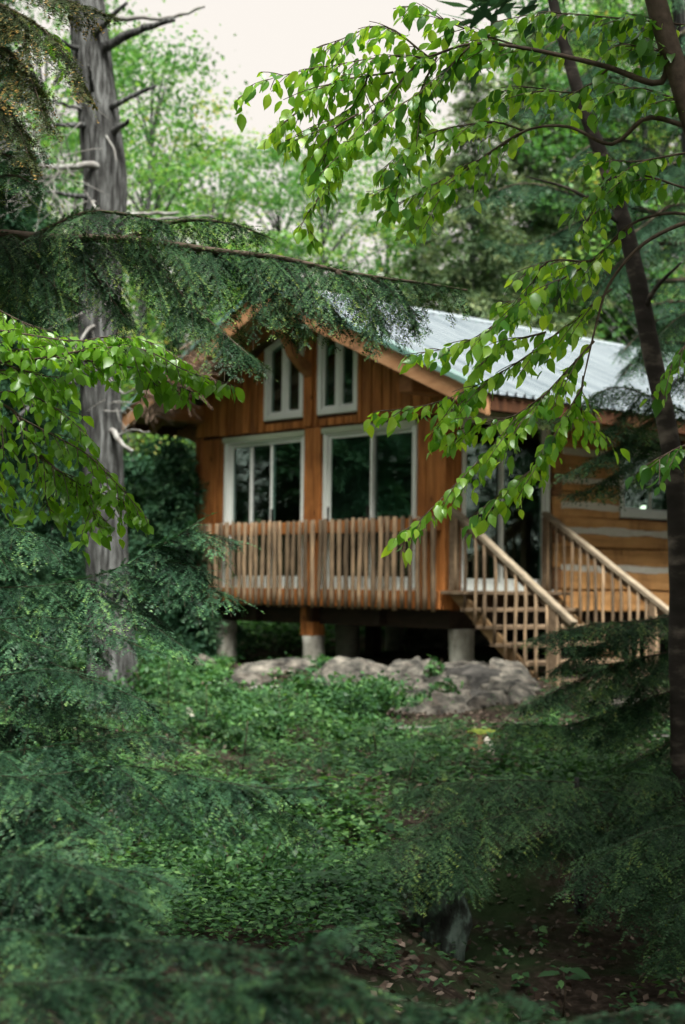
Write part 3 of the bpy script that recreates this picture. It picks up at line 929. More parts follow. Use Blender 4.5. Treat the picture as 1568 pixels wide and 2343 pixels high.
ROCKS = [
    (1110, 1600, 17.4, (.52, .45, .40), 3, 'dark split boulder at the foot of the stairs', 'rock_dark', .3),
    (1010, 1590, 17.3, (.55, .40, .22), 4, 'broad tan ledge in front of the right concrete pier', 'rock', .8),
    (900, 1560, 17.6, (.34, .30, .20), 5, 'pale rounded rock at the edge of the green shrub', 'rock', .1),
    (965, 1600, 16.9, (.30, .28, .17), 6, 'pale ridge of stone between the shrub and the dark boulder', 'rock', 1.2),
    (1080, 1645, 16.6, (.50, .34, .17), 7, 'low grey slab below the dark boulder', 'rock_dark', .2),
    (940, 1650, 16.5, (.28, .22, .14), 8, 'small tan stone low on the bare bank', 'rock', 2.0),
    (1180, 1620, 17.0, (.45, .36, .25), 9, 'tan boulder under the bottom stair tread', 'rock', .9),
    (1035, 1545, 18.2, (.75, .50, .18), 10, 'flat pale ledge carrying the right concrete pier', 'rock', .5),
    (620, 1530, 18.6, (.66, .38, .26), 11, 'long pale sloping slab between the left and middle piers', 'rock', -.3),
    (565, 1570, 17.6, (.34, .26, .20), 12, 'grey stone at the lower end of the long slab', 'rock', .4),
    (470, 1490, 20.2, (.36, .30, .26), 13, 'brown boulder just left of the left pier', 'rock', .6),
    (430, 1490, 20.6, (.26, .22, .22), 14, 'tan boulder behind the hemlock tip at left', 'rock', 1.6),
    (455, 1515, 19.4, (.15, .15, .16), 15, 'small black rock in front of the brown boulder', 'rock_dark', .2),
    (820, 1560, 18.6, (.30, .26, .14), 16, 'grey stone at the foot of the middle pier', 'rock', .1),
    (1420, 1610, 16.0, (.5, .3, .12), 17, 'flat pale stone half hidden by the right hemlock', 'rock', .3),
]
for x, y, d, size, seed, lab, mt, rot in ROCKS:
    rock(on_ground(x, y, d, size[2] * .12), (size[0], size[1], size[2] * .8), seed, lab, mt, rot)


def build_outcrop():
    n, m = 170, 80
    xs = np.linspace(560, 1260, n); ds = np.linspace(15.6, 18.9, m)
    V = np.zeros((m, n, 3))
    for j, d in enumerate(ds):
        for i, xd in enumerate(xs):
            x = (xd - CX_D) / F_D * d
            u, v = (i / (n - 1) - .5) * 2, (j / (m - 1) - .5) * 2
            edge = max(0.0, 1 - abs(u) ** 3 - abs(v) ** 4) * (.25 + .75 * min(1.0, max(0.0, (xd - 700) / 220)) if xd > 560 else 0)
            q = Vector((x * 1.5, d * 1.1, 4.2))
            qq = Vector((x * 2.1 + .35 * mnoise.noise(q * 1.3), d * 1.5 + .35 * mnoise.noise(q * 1.3 + Vector((3, 7, 1))), .5))
            dist, pts = mnoise.voronoi(qq)
            crack = min(1.0, (dist[1] - dist[0]) / .16)
            c0 = pts[0]
            tilt = .22 * ((x * 2.1 - c0[0]) * mnoise.noise(c0 * 3.1) + (d * 1.5 - c0[1]) * mnoise.noise(c0 * 3.1 + Vector((9, 2, 4))))
            r = .17 + .15 * mnoise.noise(c0 * 2.7) + tilt + .06 * mnoise.noise(q) + .03 * mnoise.noise(q * 5) + .014 * mnoise.noise(q * 14)
            r = r * (.35 + .65 * crack ** .5)
            V[j, i] = (x, d, float(gz(x, d)) - .16 + (.10 + 1.15 * r) * min(1, edge * 2.2))
    k = np.arange(m - 1)[:, None] * n + np.arange(n - 1)[None, :]
    Fq = np.stack([k, k + 1, k + 1 + n, k + n], -1).reshape(-1, 4)
    o = mk('rock_outcrop', V.reshape(-1, 3), Fq, M['rock'], None, False)
    tag(o, 'broad craggy tan rock outcrop sloping down in front of the right pier and stairs', 'rock outcrop')


build_outcrop()
p = at(432, 1622, 14.5)
rock((p[0], p[1], float(gz(p[0], p[1])) + .05), (.06, .05, .07), 21, 'small white stone among the herbs at left', 'white_bark', 0.2, group='stones')
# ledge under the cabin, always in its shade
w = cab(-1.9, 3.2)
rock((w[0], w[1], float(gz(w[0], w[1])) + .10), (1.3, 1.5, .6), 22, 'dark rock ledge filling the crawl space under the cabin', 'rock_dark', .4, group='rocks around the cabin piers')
# lichen boulder in the hollow
p = on_ground(1000, 2200, 7.75)
rock((p[0], p[1], p[2] + .10), (.14, .17, .42), 28, 'upright lichen streaked boulder in the dark hollow', 'lichen', .5, sharp=.2, name='boulder', cat='boulder', group=None)


def build_stump():
    p = at(1102, 1700, 12.6)
    z = float(gz(p[0], p[1]))
    o = empty('tree_stump', (p[0], p[1], z), 'low rotten stump with a mossy top on the bare bank', 'stump')
    rs = random.Random(4)
    V, Fc = [], []
    seg = 18
    for j, (r, h) in enumerate(((.20, -.1), (.165, .0), (.14, .07), (.135, .12), (.10, .115))):
        for k in range(seg):
            a = 2 * math.pi * k / seg
            rr = r * (1 + .12 * math.sin(3 * a + 1) + rs.uniform(-.06, .06))
            V.append((rr * math.cos(a), rr * math.sin(a), h + (rs.uniform(-.02, .02) if j > 2 else 0)))
    for j in range(4):
        for k in range(seg):
            k2 = (k + 1) % seg
            Fc.append((j * seg + k, j * seg + k2, (j + 1) * seg + k2, (j + 1) * seg + k))
    Fc.append(tuple(4 * seg + k for k in range(seg)))
    mk('wood', V, Fc, M['stump'], o)
    V0, F0 = ico()
    V = V0 * np.array((.13, .12, .03)) + np.array((.01, 0, .122))
    for i, v in enumerate(V): V[i, 2] += .012 * mnoise.noise(Vector(v) * 40)
    mk('moss_cap', V, F0, M['moss'], o, True)
    p = at(1127, 1722, 12.2)
    z = float(gz(p[0], p[1]))
    V, Fc = tube([(0.0, 0, -.03), (-.01, 0, .05), (-.03, .01, .10), (-.055, .02, .125)], [.035, .033, .03, .022], 9, .12, rs)
    o = mk('birch_stub', V, Fc, M['white_bark'], None, True)
    o.location = (p[0], p[1], z)
    tag(o, 'short white broken birch stub in front of the mossy stump', 'wood stub')


build_stump()


# ------------------------------------------------------------------ hemlock foliage
def hem_foliage(spines, seed, seclen=.30, secgap=.035, twlen=.09, twgap=.02, step=.006, nl=.012, nw=.0026, droop=.35, gdroop=.5, start=.03, tipw=.35,
                stem=.0008, normal=(0, 0, 1), bias=0.0, sub=.75):
    """needle triangles + twig strips along every spine (arrays of 3D points)"""
    rs = np.random.default_rng(seed)
    TP, TD, TL, TN, TT, TB = [], [], [], [], [], []        # twig origin, dir, length, plane normal, tip flag, branchlet tone
    SV, SF = [], []
    nS = 0
    G = np.array((0, 0, -1.0))
    seclen0 = seclen
    for si, P in enumerate(spines):
        seclen = seclen0 * (1 if si == 0 else sub)
        Q, u = resample(P, .012)
        L = u[-1]
        T = unit(np.gradient(Q, axis=0))
        pos = np.arange(start * L, L, secgap)
        sg = 1
        for s in pos:
            for sgn in (1, -1):
                ss = min(L * .999, s + rs.uniform(-.4, .4) * secgap)
                i = int(ss / L * (len(Q) - 1))
                t = T[i]
                n = unit(np.array(normal) + rs.normal(size=3) * .18)
                side = unit(np.cross(t, n)) * sgn
                rem = (L - ss) / L
                ln = seclen * (min(1.0, .25 + 1.5 * rem) ** .9) * rs.uniform(.55, 1.1) * min(1, .5 + ss / (.2 * L + .01))
                ang = math.radians(rs.uniform(42, 68))
                d = unit(t * math.cos(ang) + side * math.sin(ang) + G * droop * rs.uniform(.4, 1.3) + np.array((0, 0, bias)))
                bt = rs.random() ** 2.0 * .5
                m = max(3, int(ln / .012))
                q = np.linspace(0, 1, m)[:, None]
                pts = Q[i] + d * ln * q + G * gdroop * ln * q ** 2 * .6
                tt = unit(np.gradient(pts, axis=0))
                nn = unit(np.cross(tt[0], np.cross(n, tt[0])))
                # stem strip
                wv = np.cross(tt, nn) * stem
                b = nS
                SV.append(np.stack([pts - wv, pts + wv], 1).reshape(-1, 3)); nS += 2 * m
                k = np.arange(m - 1)
                SF.append(np.stack([b + 2 * k, b + 2 * k + 1, b + 2 * k + 3, b + 2 * k + 2], 1))
                # twigs
                tw = np.arange(twgap * .6, ln, twgap)
                if len(tw) == 0: tw = np.array([ln * .5])
                idx = np.minimum((tw / ln * (m - 1)).astype(int), m - 1)
                fr = 1 - tw / ln
                for sg2 in (1, -1):
                    tl = twlen * (.3 + .95 * fr ** .8) * rs.uniform(.6, 1.15, len(tw)) * min(1, ln / seclen + .3)
                    sd = np.cross(tt[idx], nn) * sg2
                    a2 = np.radians(rs.uniform(40, 62, len(tw)))[:, None]
                    dd = unit(tt[idx] * np.cos(a2) + sd * np.sin(a2) + G * .28 * rs.uniform(.2, 1.2, (len(tw), 1)) + rs.normal(size=(len(tw), 3)) * .08)
                    TP.append(pts[idx]); TD.append(dd); TL.append(tl); TN.append(np.broadcast_to(nn, dd.shape))
                    TT.append(fr); TB.append(np.full(len(tw), bt))
                # the branchlet itself carries needles
                TP.append(pts[:1]); TD.append(d[None]); TL.append(np.array([ln])); TN.append(nn[None]); TT.append(np.array([0.0])); TB.append(np.array([bt]))
        m = max(2, int(L / (twgap * .55)))
        k = np.minimum((np.linspace(.05, .99, m) * (len(Q) - 1)).astype(int), len(Q) - 1)
        for sg2 in (1, -1):
            sd = unit(np.cross(T[k], np.array(normal, float))) * sg2
            dd = unit(T[k] * rs.uniform(.5, 1.1, (m, 1)) + sd * .8 + np.array((0, 0, .25)) * rs.uniform(-.6, 1.2, (m, 1)) + rs.normal(size=(m, 3)) * .15)
            TP.append(Q[k]); TD.append(dd); TL.append(twlen * rs.uniform(.45, .95, m)); TN.append(np.broadcast_to(np.array((0, 0, 1.0)), dd.shape)); TT.append(np.full(m, .7)); TB.append(np.full(m, .2))
        # terminal twig
        TP.append(Q[-1:]); TD.append(T[-1:]); TL.append(np.array([twlen])); TN.append(np.array([[0, 0, 1.0]])); TT.append(np.array([0.0])); TB.append(np.array([.3]))
    TP, TD, TL, TN, TT, TB = map(np.concatenate, (TP, TD, TL, TN, TT, TB))
    cnt = np.maximum(2, (TL / step).astype(int))
    rep = np.repeat(np.arange(len(TL)), cnt)
    off = np.arange(len(rep)) - np.repeat(np.cumsum(cnt) - cnt, cnt)
    f = (off + rs.random(len(rep))) / cnt[rep]
    base = TP[rep] + TD[rep] * (TL[rep] * f)[:, None] + G * (TL[rep] * f ** 2 * .18)[:, None]
    N = unit(TN[rep] + rs.normal(size=(len(TL), 3))[rep] * .12 + rs.normal(size=(len(rep), 3)) * .13)
    S = unit(np.cross(TD[rep], N))
    out = []
    tone = []
    tr = TB + rs.random(len(TL)) ** 1.3 * .34 + .04
    for sgn in (1, -1):
        a = np.radians(rs.uniform(48, 80, len(rep)))[:, None]
        nd = TD[rep] * np.cos(a) + S * sgn * np.sin(a) + N * rs.uniform(-.1, .25, (len(rep), 1))
        l = nl * rs.uniform(.7, 1.15, len(rep)) * (1 - .35 * f)
        wv = TD[rep] * (nw / 2)
        out.append(np.stack([base - wv, base + wv, base + nd * l[:, None]], 1))
        tone.append(np.clip(tr[rep] + rs.normal(size=len(rep)) * .09 + np.where((f > .72) & (TT[rep] < .6), tipw * rs.random(len(rep)) + .2 * tipw, 0), 0, 1))
    V = np.concatenate(out).reshape(-1, 3)
    Fn = np.arange(len(V)).reshape(-1, 3)
    # twig stems as slim strips
    wv = unit(np.cross(TD, TN)) * (stem * .6)
    e = TP + TD * TL[:, None] + G * (TL * .18)[:, None]
    b = nS
    SV.append(np.stack([TP - wv, TP + wv, e], 1).reshape(-1, 3))
    Ft = b + np.arange(len(TP) * 3).reshape(-1, 3)
    SVc = np.concatenate(SV)
    SFq = np.concatenate(SF)
    SFt = np.concatenate([SFq[:, [0, 1, 2]], SFq[:, [0, 2, 3]], Ft])
    return V, Fn, np.concatenate(tone), SVc, SFt


NT = [0]


def hemlock_branches(tree, base, groups, mat, twig_mat, seed, **kw):
    """each group = (main limb points or None, [spine points...], limb radius); one branch part with its needles under it"""
    split = []
    for spines, rad in groups:
        sets = []
        for P in spines:
            for st in sets:
                if min(np.linalg.norm(resample(Q0, .04)[0] - P[0], axis=1).min() for Q0 in st) < .12:
                    st.append(P); break
            else:
                sets.append([P])
        split += [(st, rad) for st in sets]
    for gi, (spines, rad) in enumerate(split):
        limb = MB()
        for k, P in enumerate(spines):
            Q, u = resample(P, .06)
            r = rad * (1 if k == 0 else .45)
            limb.tube(Q - base, np.maximum(r * (1 - .85 * u / u[-1]), .0016), 6)
        br = limb.obj('branch', M[twig_mat], tree, True)
        V, Fn, tone, SV, SF = hem_foliage(spines, seed + gi * 7, **kw)
        NT[0] += len(Fn)
        mk('needles', V - base, Fn, M[mat], br, False, tone, 'stuff')
        mk('twigs', SV - base, SF, M['hem_twig'], br, False, None, 'stuff')


def trunk_obj(tree, base, pts, rads, mat, seg=14, wob=.05, seed=1, name='trunk'):
    Q, u = resample(pts, .12)
    rr = np.interp(u / u[-1], np.linspace(0, 1, len(rads)), rads)
    V, Fc = tube(Q - base, rr, seg, wob, random.Random(seed))
    return mk(name, V, Fc, M[mat], tree, True)


# --- the large hemlock whose long branch crosses the picture
def build_near_hemlocks():
    b = np.array((-2.15, 5.0, float(gz(-2.15, 5.0))))
    t = empty('hemlock_tree', b, 'near hemlock whose long drooping branch crosses in front of the gable', 'tree')
    trunk_obj(t, b, [b + (0, 0, -.1), b + (.02, 0, 2), b + (-.03, .05, 4.5), b + (0, 0, 8)], [.15, .13, .10, .04], 'bark')
    D0 = 5.0
    sp = lambda pts, a=5.0, c=5.0: path(pts, a, c)
    main = [sp([(-260, 560), (-60, 535), (120, 545), (300, 548), (500, 575), (640, 590), (800, 625), (960, 647), (1070, 664)], 5.1, 4.85),
            sp([(170, 548), (225, 640), (300, 745)], 5.05, 4.95), sp([(40, 545), (110, 640), (180, 700)], 5.1, 4.9),
            sp([(320, 560), (420, 680), (520, 770), (606, 842)], 5.0, 4.8), sp([(480, 575), (620, 670), (705, 755)], 5.0, 4.9),
            sp([(620, 590), (735, 680), (790, 740)], 4.95, 4.9), sp([(770, 622), (850, 690), (880, 755)], 4.9, 4.85),
            sp([(850, 635), (925, 690), (950, 745)], 4.9, 4.9), sp([(80, 540), (190, 488), (290, 490), (390, 512)], 5.0, 4.8),
            sp([(290, 545), (410, 505), (530, 512), (620, 545)], 5.0, 5.2), sp([(0, 545), (30, 600), (15, 690)], 5.1, 5.0),
            sp([(390, 560), (460, 640), (455, 715)], 5.0, 5.05), sp([(560, 580), (660, 640), (740, 660)], 5.0, 5.15)]
    hemlock_branches(t, b, [(main, .022)], 'hemlock', 'twig', 31, seclen=.31, secgap=.034, twlen=.07, twgap=.019, step=.0042, nl=.0105, nw=.0033, droop=.6, gdroop=.75, tipw=.38, sub=.6)
    up = [[sp([(-200, 480), (-40, 420), (30, 400), (90, 430)], 4.9, 4.6), sp([(-120, 380), (0, 350), (60, 380)], 4.9, 4.8)],
          [sp([(-150, -60), (0, 10), (90, 60), (150, 130), (205, 235)], 4.8, 4.6), sp([(-120, 60), (10, 110), (70, 180), (110, 300)], 4.8, 4.6),
           sp([(0, -60), (100, -20), (180, 10), (260, 40)], 4.8, 4.7), sp([(-120, 200), (-20, 220), (40, 290), (70, 370)], 4.8, 4.6), sp([(-60, -20), (40, 40), (60, 130)], 4.7, 4.6)]]
    hemlock_branches(t, b, [(up[0], .01)], 'hemlock', 'twig', 51, seclen=.2, secgap=.04, twlen=.07, twgap=.02, step=.007, nw=.0042, droop=.4, tipw=.3)
    hemlock_branches(t, b, [(up[1], .008)], 'hemlock_olive', 'twig', 61, seclen=.19, secgap=.034, twlen=.065, twgap=.018, step=.0065, nw=.0042, droop=.4, tipw=.55)

    b = np.array((-1.75, 4.1, float(gz(-1.75, 4.1))))
    t = empty('hemlock_tree', b, 'young hemlock filling the lower left with layered blue green sprays', 'tree')
    trunk_obj(t, b, [b + (0, 0, -.1), b + (.0, 0, 1), b + (-.03, .05, 2.1), b + (-.05, 0, 3.4)], [.05, .042, .03, .008], 'bark')
    g = [[sp([(-200, 1350), (-40, 1345), (120, 1338), (250, 1308), (340, 1265), (400, 1232), (455, 1193)], 4.7, 4.5),
          sp([(340, 1265), (430, 1220), (545, 1238)], 4.55, 4.5), sp([(310, 1285), (420, 1290), (500, 1325)], 4.6, 4.5),
          sp([(250, 1310), (380, 1335), (470, 1345), (560, 1378)], 4.6, 4.45), sp([(150, 1335), (300, 1400), (440, 1495)], 4.6, 4.4),
          sp([(60, 1340), (160, 1420), (240, 1515)], 4.65, 4.5), sp([(0, 1345), (60, 1430), (110, 1530)], 4.65, 4.5), sp([(200, 1325), (310, 1370), (380, 1440)], 4.6, 4.6)],
         [sp([(-200, 1500), (0, 1480), (150, 1530), (280, 1580), (395, 1675)], 4.3, 4.0), sp([(0, 1490), (100, 1580), (170, 1640)], 4.2, 4.0)],
         [sp([(-160, 1740), (0, 1722), (200, 1697), (320, 1680), (415, 1703)], 4.0, 3.7), sp([(100, 1710), (200, 1760), (270, 1800)], 3.9, 3.7), sp([(0, 1720), (60, 1780), (90, 1850)], 3.9, 3.7)],
         [sp([(-160, 1790), (120, 1772), (270, 1752), (400, 1767), (510, 1790), (640, 1806), (760, 1796)], 3.8, 3.6), sp([(270, 1755), (360, 1830), (420, 1890)], 3.7, 3.5),
          sp([(400, 1767), (500, 1850), (560, 1920)], 3.7, 3.6), sp([(510, 1790), (620, 1840), (720, 1900)], 3.7, 3.7)],
         [sp([(-160, 1860), (30, 1852), (165, 1867), (240, 1910)], 3.6, 3.3), sp([(-160, 1960), (60, 1950), (160, 1970), (220, 2010)], 3.4, 3.2)],
         [sp([(-160, 2000), (60, 1990), (200, 1990), (320, 1996), (395, 2030)], 3.5, 3.2), sp([(100, 1990), (200, 2040), (260, 2090)], 3.3, 3.1)],
         [sp([(-160, 2080), (50, 2066), (250, 2059), (340, 2085)], 3.2, 2.9), sp([(100, 2075), (220, 2101), (335, 2136)], 3.1, 2.9)]]
    rr = random.Random(8)
    for y0 in (1225, 1450, 1570, 1650, 1800, 1900, 1985, 2060):
        grp = []
        for k in range(2):
            d = 4.9 - (y0 - 1230) / 880 * 2.0 + rr.uniform(-.3, .35)
            x0 = -140 + k * rr.uniform(60, 110)
            reach = (330 + 60 * math.sin(y0 * .013)) * rr.uniform(.75, 1.15) * (.6 if y0 < 1300 else 1)
            yy = y0 + rr.uniform(-25, 25)
            grp.append(sp([(x0, yy), (x0 + reach * .4, yy - rr.uniform(5, 25)), (x0 + reach * .75, yy + rr.uniform(0, 25)), (x0 + reach * 1.1, yy + rr.uniform(35, 80))], d + .15, d - .1))
        g.append(grp)
    for i, gg in enumerate(g):
        hemlock_branches(t, b, [(gg, .0026)], 'hemlock_near', 'hem_twig', 100 + i * 13, seclen=.22, secgap=.055, twlen=.07, twgap=.022, step=.0044, nl=.0115, nw=.0036,
                         droop=.34, gdroop=.6, tipw=.35, bias=.05, sub=.75)

    b = np.array((-1.0, 2.3, float(gz(-1.0, 2.3))))
    t = empty('hemlock_tree', b, 'blurred hemlock sapling closest to the lens along the bottom edge', 'tree')
    trunk_obj(t, b, [b + (0, 0, -.1), b + (.0, 0, .4), b + (-.02, .02, 1.1)], [.03, .025, .008], 'bark')
    g = [[sp([(-150, 2140), (0, 2126), (210, 2150), (420, 2156), (625, 2185)], 2.7, 2.4), sp([(210, 2150), (330, 2220), (430, 2290)], 2.6, 2.5), sp([(420, 2156), (560, 2240), (640, 2320)], 2.5, 2.4)],
         [sp([(480, 2330), (640, 2226), (725, 2148), (800, 2152)], 2.4, 2.3), sp([(640, 2226), (740, 2230), (820, 2260)], 2.4, 2.3)],
         [sp([(-150, 2260), (100, 2250), (300, 2240), (600, 2262), (880, 2290), (1010, 2310)], 2.4, 2.2), sp([(100, 2250), (180, 2320), (240, 2400)], 2.3, 2.2), sp([(600, 2262), (700, 2330), (780, 2400)], 2.3, 2.2)],
         [sp([(700, 2380), (880, 2336), (1080, 2348), (1260, 2350), (1600, 2335)], 2.3, 2.3), sp([(1000, 2345), (1080, 2300), (1160, 2285), (1230, 2305)], 2.3, 2.2), sp([(1260, 2350), (1380, 2325), (1560, 2310)], 2.3, 2.3)]]
    for i, gg in enumerate(g):
        hemlock_branches(t, b, [(gg, .0022)], 'hemlock_near', 'hem_twig', 300 + i * 13, seclen=.17 if i < 3 else .06, secgap=.042, twlen=.055, twgap=.018, step=.0048, nl=.0115, nw=.0038,
                         droop=.35, gdroop=.6, tipw=.35)

    # --- mid distance hemlock in the hollow
    b = on_ground(1330, 2000, 8.6)
    t = empty('hemlock_tree', b, 'hemlock sapling spreading flat pale tipped sprays over the dark hollow', 'tree')
    top = at(1320, 1780, 8.4)
    trunk_obj(t, b, [b + (0, 0, -.1), (b + top) / 2, top], [.035, .028, .012], 'bark')
    g = [[sp([(1320, 1830), (1180, 1860), (1010, 1900), (860, 1960), (720, 2045)], 8.2, 7.2), sp([(1180, 1860), (1000, 1960), (880, 2050), (800, 2135)], 8.0, 7.2), sp([(1010, 1900), (1050, 1970), (1075, 2035)], 7.8, 7.3)],
         [sp([(1320, 1790), (1150, 1785), (980, 1800), (880, 1830)], 8.3, 8.0), sp([(1300, 1800), (1150, 1830), (1020, 1870)], 8.3, 7.9), sp([(1150, 1785), (1050, 1840), (940, 1900)], 8.2, 7.7)],
         [sp([(1320, 1800), (1420, 1820), (1520, 1850), (1600, 1860)], 8.3, 8.0), sp([(1330, 1790), (1450, 1770), (1560, 1790)], 8.4, 8.2), sp([(1330, 1810), (1330, 1880), (1290, 1930)], 8.3, 7.9)],
         [sp([(1330, 1900), (1230, 1920), (1150, 1960)], 8.3, 7.8), sp([(1330, 1880), (1420, 1930), (1440, 2000)], 8.3, 7.8)]]
    for i, gg in enumerate(g):
        hemlock_branches(t, b, [(gg, .004)], 'hemlock', 'hem_twig', 400 + i * 13, seclen=.34, secgap=.05, twlen=.13, twgap=.036, step=.008, nl=.018, nw=.0052, droop=.25, gdroop=.45, tipw=.3)
    b = on_ground(1640, 2050, 7.6)
    t = empty('hemlock_tree', b, 'shaded hemlock sapling at the lower right edge of the hollow', 'tree')
    trunk_obj(t, b, [b + (0, 0, -.1), at(1640, 1900, 7.5), at(1630, 1750, 7.5)], [.03, .026, .012], 'bark')
    g = [[sp([(1640, 1880), (1500, 1900), (1380, 1960), (1290, 2040)], 7.6, 7.2), sp([(1500, 1900), (1460, 1990), (1430, 2070)], 7.4, 7.1)],
         [sp([(1640, 1960), (1540, 1990), (1480, 2060), (1440, 2120)], 7.5, 7.1), sp([(1640, 2050), (1560, 2080), (1500, 2150)], 7.4, 7.1)],
         [sp([(1640, 1830), (1520, 1850), (1420, 1890), (1330, 1960)], 8.2, 7.9), sp([(1640, 1920), (1500, 1960), (1400, 2030), (1340, 2100)], 8.0, 7.7)],
         [sp([(1640, 2100), (1560, 2150), (1500, 2210)], 7.2, 6.9), sp([(1640, 1990), (1590, 2030), (1540, 2110)], 7.0, 6.8)]]
    for i, gg in enumerate(g):
        hemlock_branches(t, b, [(gg, .004)], 'hemlock', 'hem_twig', 450 + i * 13, seclen=.28, secgap=.05, twlen=.1, twgap=.03, step=.011, nl=.017, nw=.0075, droop=.3, gdroop=.5, tipw=.2)

    # --- hemlock behind the birch at the right
    b = on_ground(1600, 1700, 9.6)
    t = empty('hemlock_tree', b, 'dark hemlock at the right edge with sprays over the stairs and log wall', 'tree')
    trunk_obj(t, b, [b + (0, 0, -.1), at(1605, 1300, 9.6), at(1600, 900, 9.7), at(1600, 300, 10), at(1600, -300, 10)], [.09, .08, .07, .055, .035], 'bark')
    g = [[sp([(1600, 1400), (1470, 1420), (1380, 1425), (1300, 1440), (1215, 1462)], 9.5, 9.0), sp([(1470, 1420), (1400, 1460), (1320, 1500), (1260, 1540)], 9.3, 9.0)],
         [sp([(1600, 1480), (1450, 1510), (1320, 1560), (1190, 1622)], 9.4, 8.9), sp([(1450, 1510), (1400, 1570), (1330, 1620)], 9.3, 9.0), sp([(1540, 1490), (1480, 1560), (1430, 1620)], 9.4, 9.2)],
         [sp([(1600, 1560), (1420, 1620), (1290, 1660), (1150, 1655)], 9.3, 8.8), sp([(1500, 1600), (1420, 1660), (1360, 1700)], 9.2, 9.0)],
         [sp([(1600, 960), (1470, 900), (1390, 890), (1300, 950), (1230, 960)], 9.6, 9.2), sp([(1470, 900), (1420, 960), (1360, 1000)], 9.5, 9.3), sp([(1550, 940), (1480, 970), (1420, 1030)], 9.5, 9.3)],
         [sp([(1600, 1040), (1480, 1010), (1380, 1040), (1290, 1090)], 9.6, 9.2), sp([(1500, 1015), (1430, 1070), (1350, 1120), (1300, 1132)], 9.5, 9.2), sp([(1560, 1030), (1500, 1060), (1440, 1110)], 9.5, 9.3)],
         [sp([(1600, 1640), (1500, 1720), (1400, 1760)], 9.2, 8.9)], [sp([(1600, 1700), (1520, 1790), (1450, 1830)], 9.2, 8.9)]]
    g += [[sp([(1600, 700), (1530, 745), (1465, 830)], 9.6, 9.3)], [sp([(1600, 830), (1550, 870), (1490, 935)], 9.6, 9.3)]]
    for i, gg in enumerate(g):
        hemlock_branches(t, b, [(gg, .007)], 'hemlock', 'twig', 500 + i * 13, seclen=.32 if i < 3 else .28, secgap=.036 if i < 3 else .05, twlen=.12, twgap=.036, step=.010, nl=.0175, nw=.008, droop=.3, gdroop=.55, tipw=.25)

    # --- hemlock further back on the right, its limbs over the roof
    b = on_ground(1660, 1650, 14.0)
    t = empty('hemlock_tree', b, 'tall hemlock whose dark limbs hang above the metal roof', 'tree')
    trunk_obj(t, b, [b + (0, 0, -.1), at(1650, 1100, 14), at(1600, 500, 14), at(1560, 0, 14), at(1540, -500, 14)], [.17, .15, .12, .09, .05], 'bark')
    g = [[sp([(1600, 520), (1470, 480), (1330, 450), (1190, 420), (1060, 480)], 14, 13.3), sp([(1400, 465), (1300, 520), (1200, 560), (1100, 545)], 13.8, 13.3)],
         [sp([(1590, 420), (1480, 340), (1380, 320), (1290, 380)], 14, 13.4), sp([(1480, 340), (1420, 420), (1350, 470)], 13.8, 13.5), sp([(1590, 300), (1500, 250), (1420, 240)], 14, 13.5)],
         [sp([(1600, 640), (1480, 640), (1350, 600), (1230, 640)], 14, 13.4), sp([(1610, 760), (1540, 720), (1470, 760), (1420, 810)], 14, 13.5)],
         [sp([(1580, 120), (1450, 60), (1330, 60), (1220, 130)], 14, 13.4), sp([(1450, 60), (1380, 130), (1310, 200)], 13.8, 13.4), sp([(1570, 20), (1450, -60), (1300, -60)], 14, 13.5)],
         [sp([(1600, 200), (1480, 180), (1350, 180), (1240, 240), (1150, 250)], 14, 13.3), sp([(1590, 560), (1500, 560), (1420, 600), (1360, 680)], 14, 13.5)]]
    g += [[sp([(1650, 830), (1560, 785), (1480, 800), (1425, 860)], 14, 13.5)], [sp([(1650, 710), (1540, 690), (1440, 715)], 14, 13.5)],
          [sp([(1640, 350), (1540, 375), (1450, 420), (1385, 500)], 14, 13.4)], [sp([(1600, 60), (1520, 100), (1440, 180), (1375, 280)], 14, 13.4)], [sp([(1620, 480), (1540, 470), (1470, 520), (1400, 560)], 14, 13.4)]]
    for i, gg in enumerate(g):
        hemlock_branches(t, b, [(gg, .03)], 'dark_conifer', 'twig', 600 + i * 13, seclen=.42, secgap=.075, twlen=.15, twgap=.04, step=.013, nl=.026, nw=.008, droop=.45, gdroop=.6, tipw=.25)


build_near_hemlocks()

# ------------------------------------------------------------------ beech leaves
LEAF = []


def leaf_proto(k, mat):
    rs = random.Random(k)
    # outline half widths along the blade
    ts = [0, .12, .30, .50, .70, .88, 1.0]
    ws = [.02, .17, .275, .285, .20, .075, .0]
    fold = rs.uniform(.05, .45); curl = rs.uniform(-.05, .38)
    V, Fc = [], []
    for t, w in zip(ts, ws):
        zc = -curl * t * t
        wv = .02 * math.sin(t * 19 + k)
        V += [(-w, t, zc + fold * w + wv), (0, t, zc), (w, t, zc + fold * w - wv)]
    for i in range(6):
        a = 3 * i
        if i < 5:
            Fc += [(a, a + 1, a + 4, a + 3), (a + 1, a + 2, a + 5, a + 4)]
        else:
            Fc += [(a, a + 1, a + 4), (a + 1, a + 2, a + 4)]
    me = mesh_of('leaf', V, Fc, mat, True, [0.02 + .38 * rs.random()] * len(Fc))
    return me, np.array(V), Fc


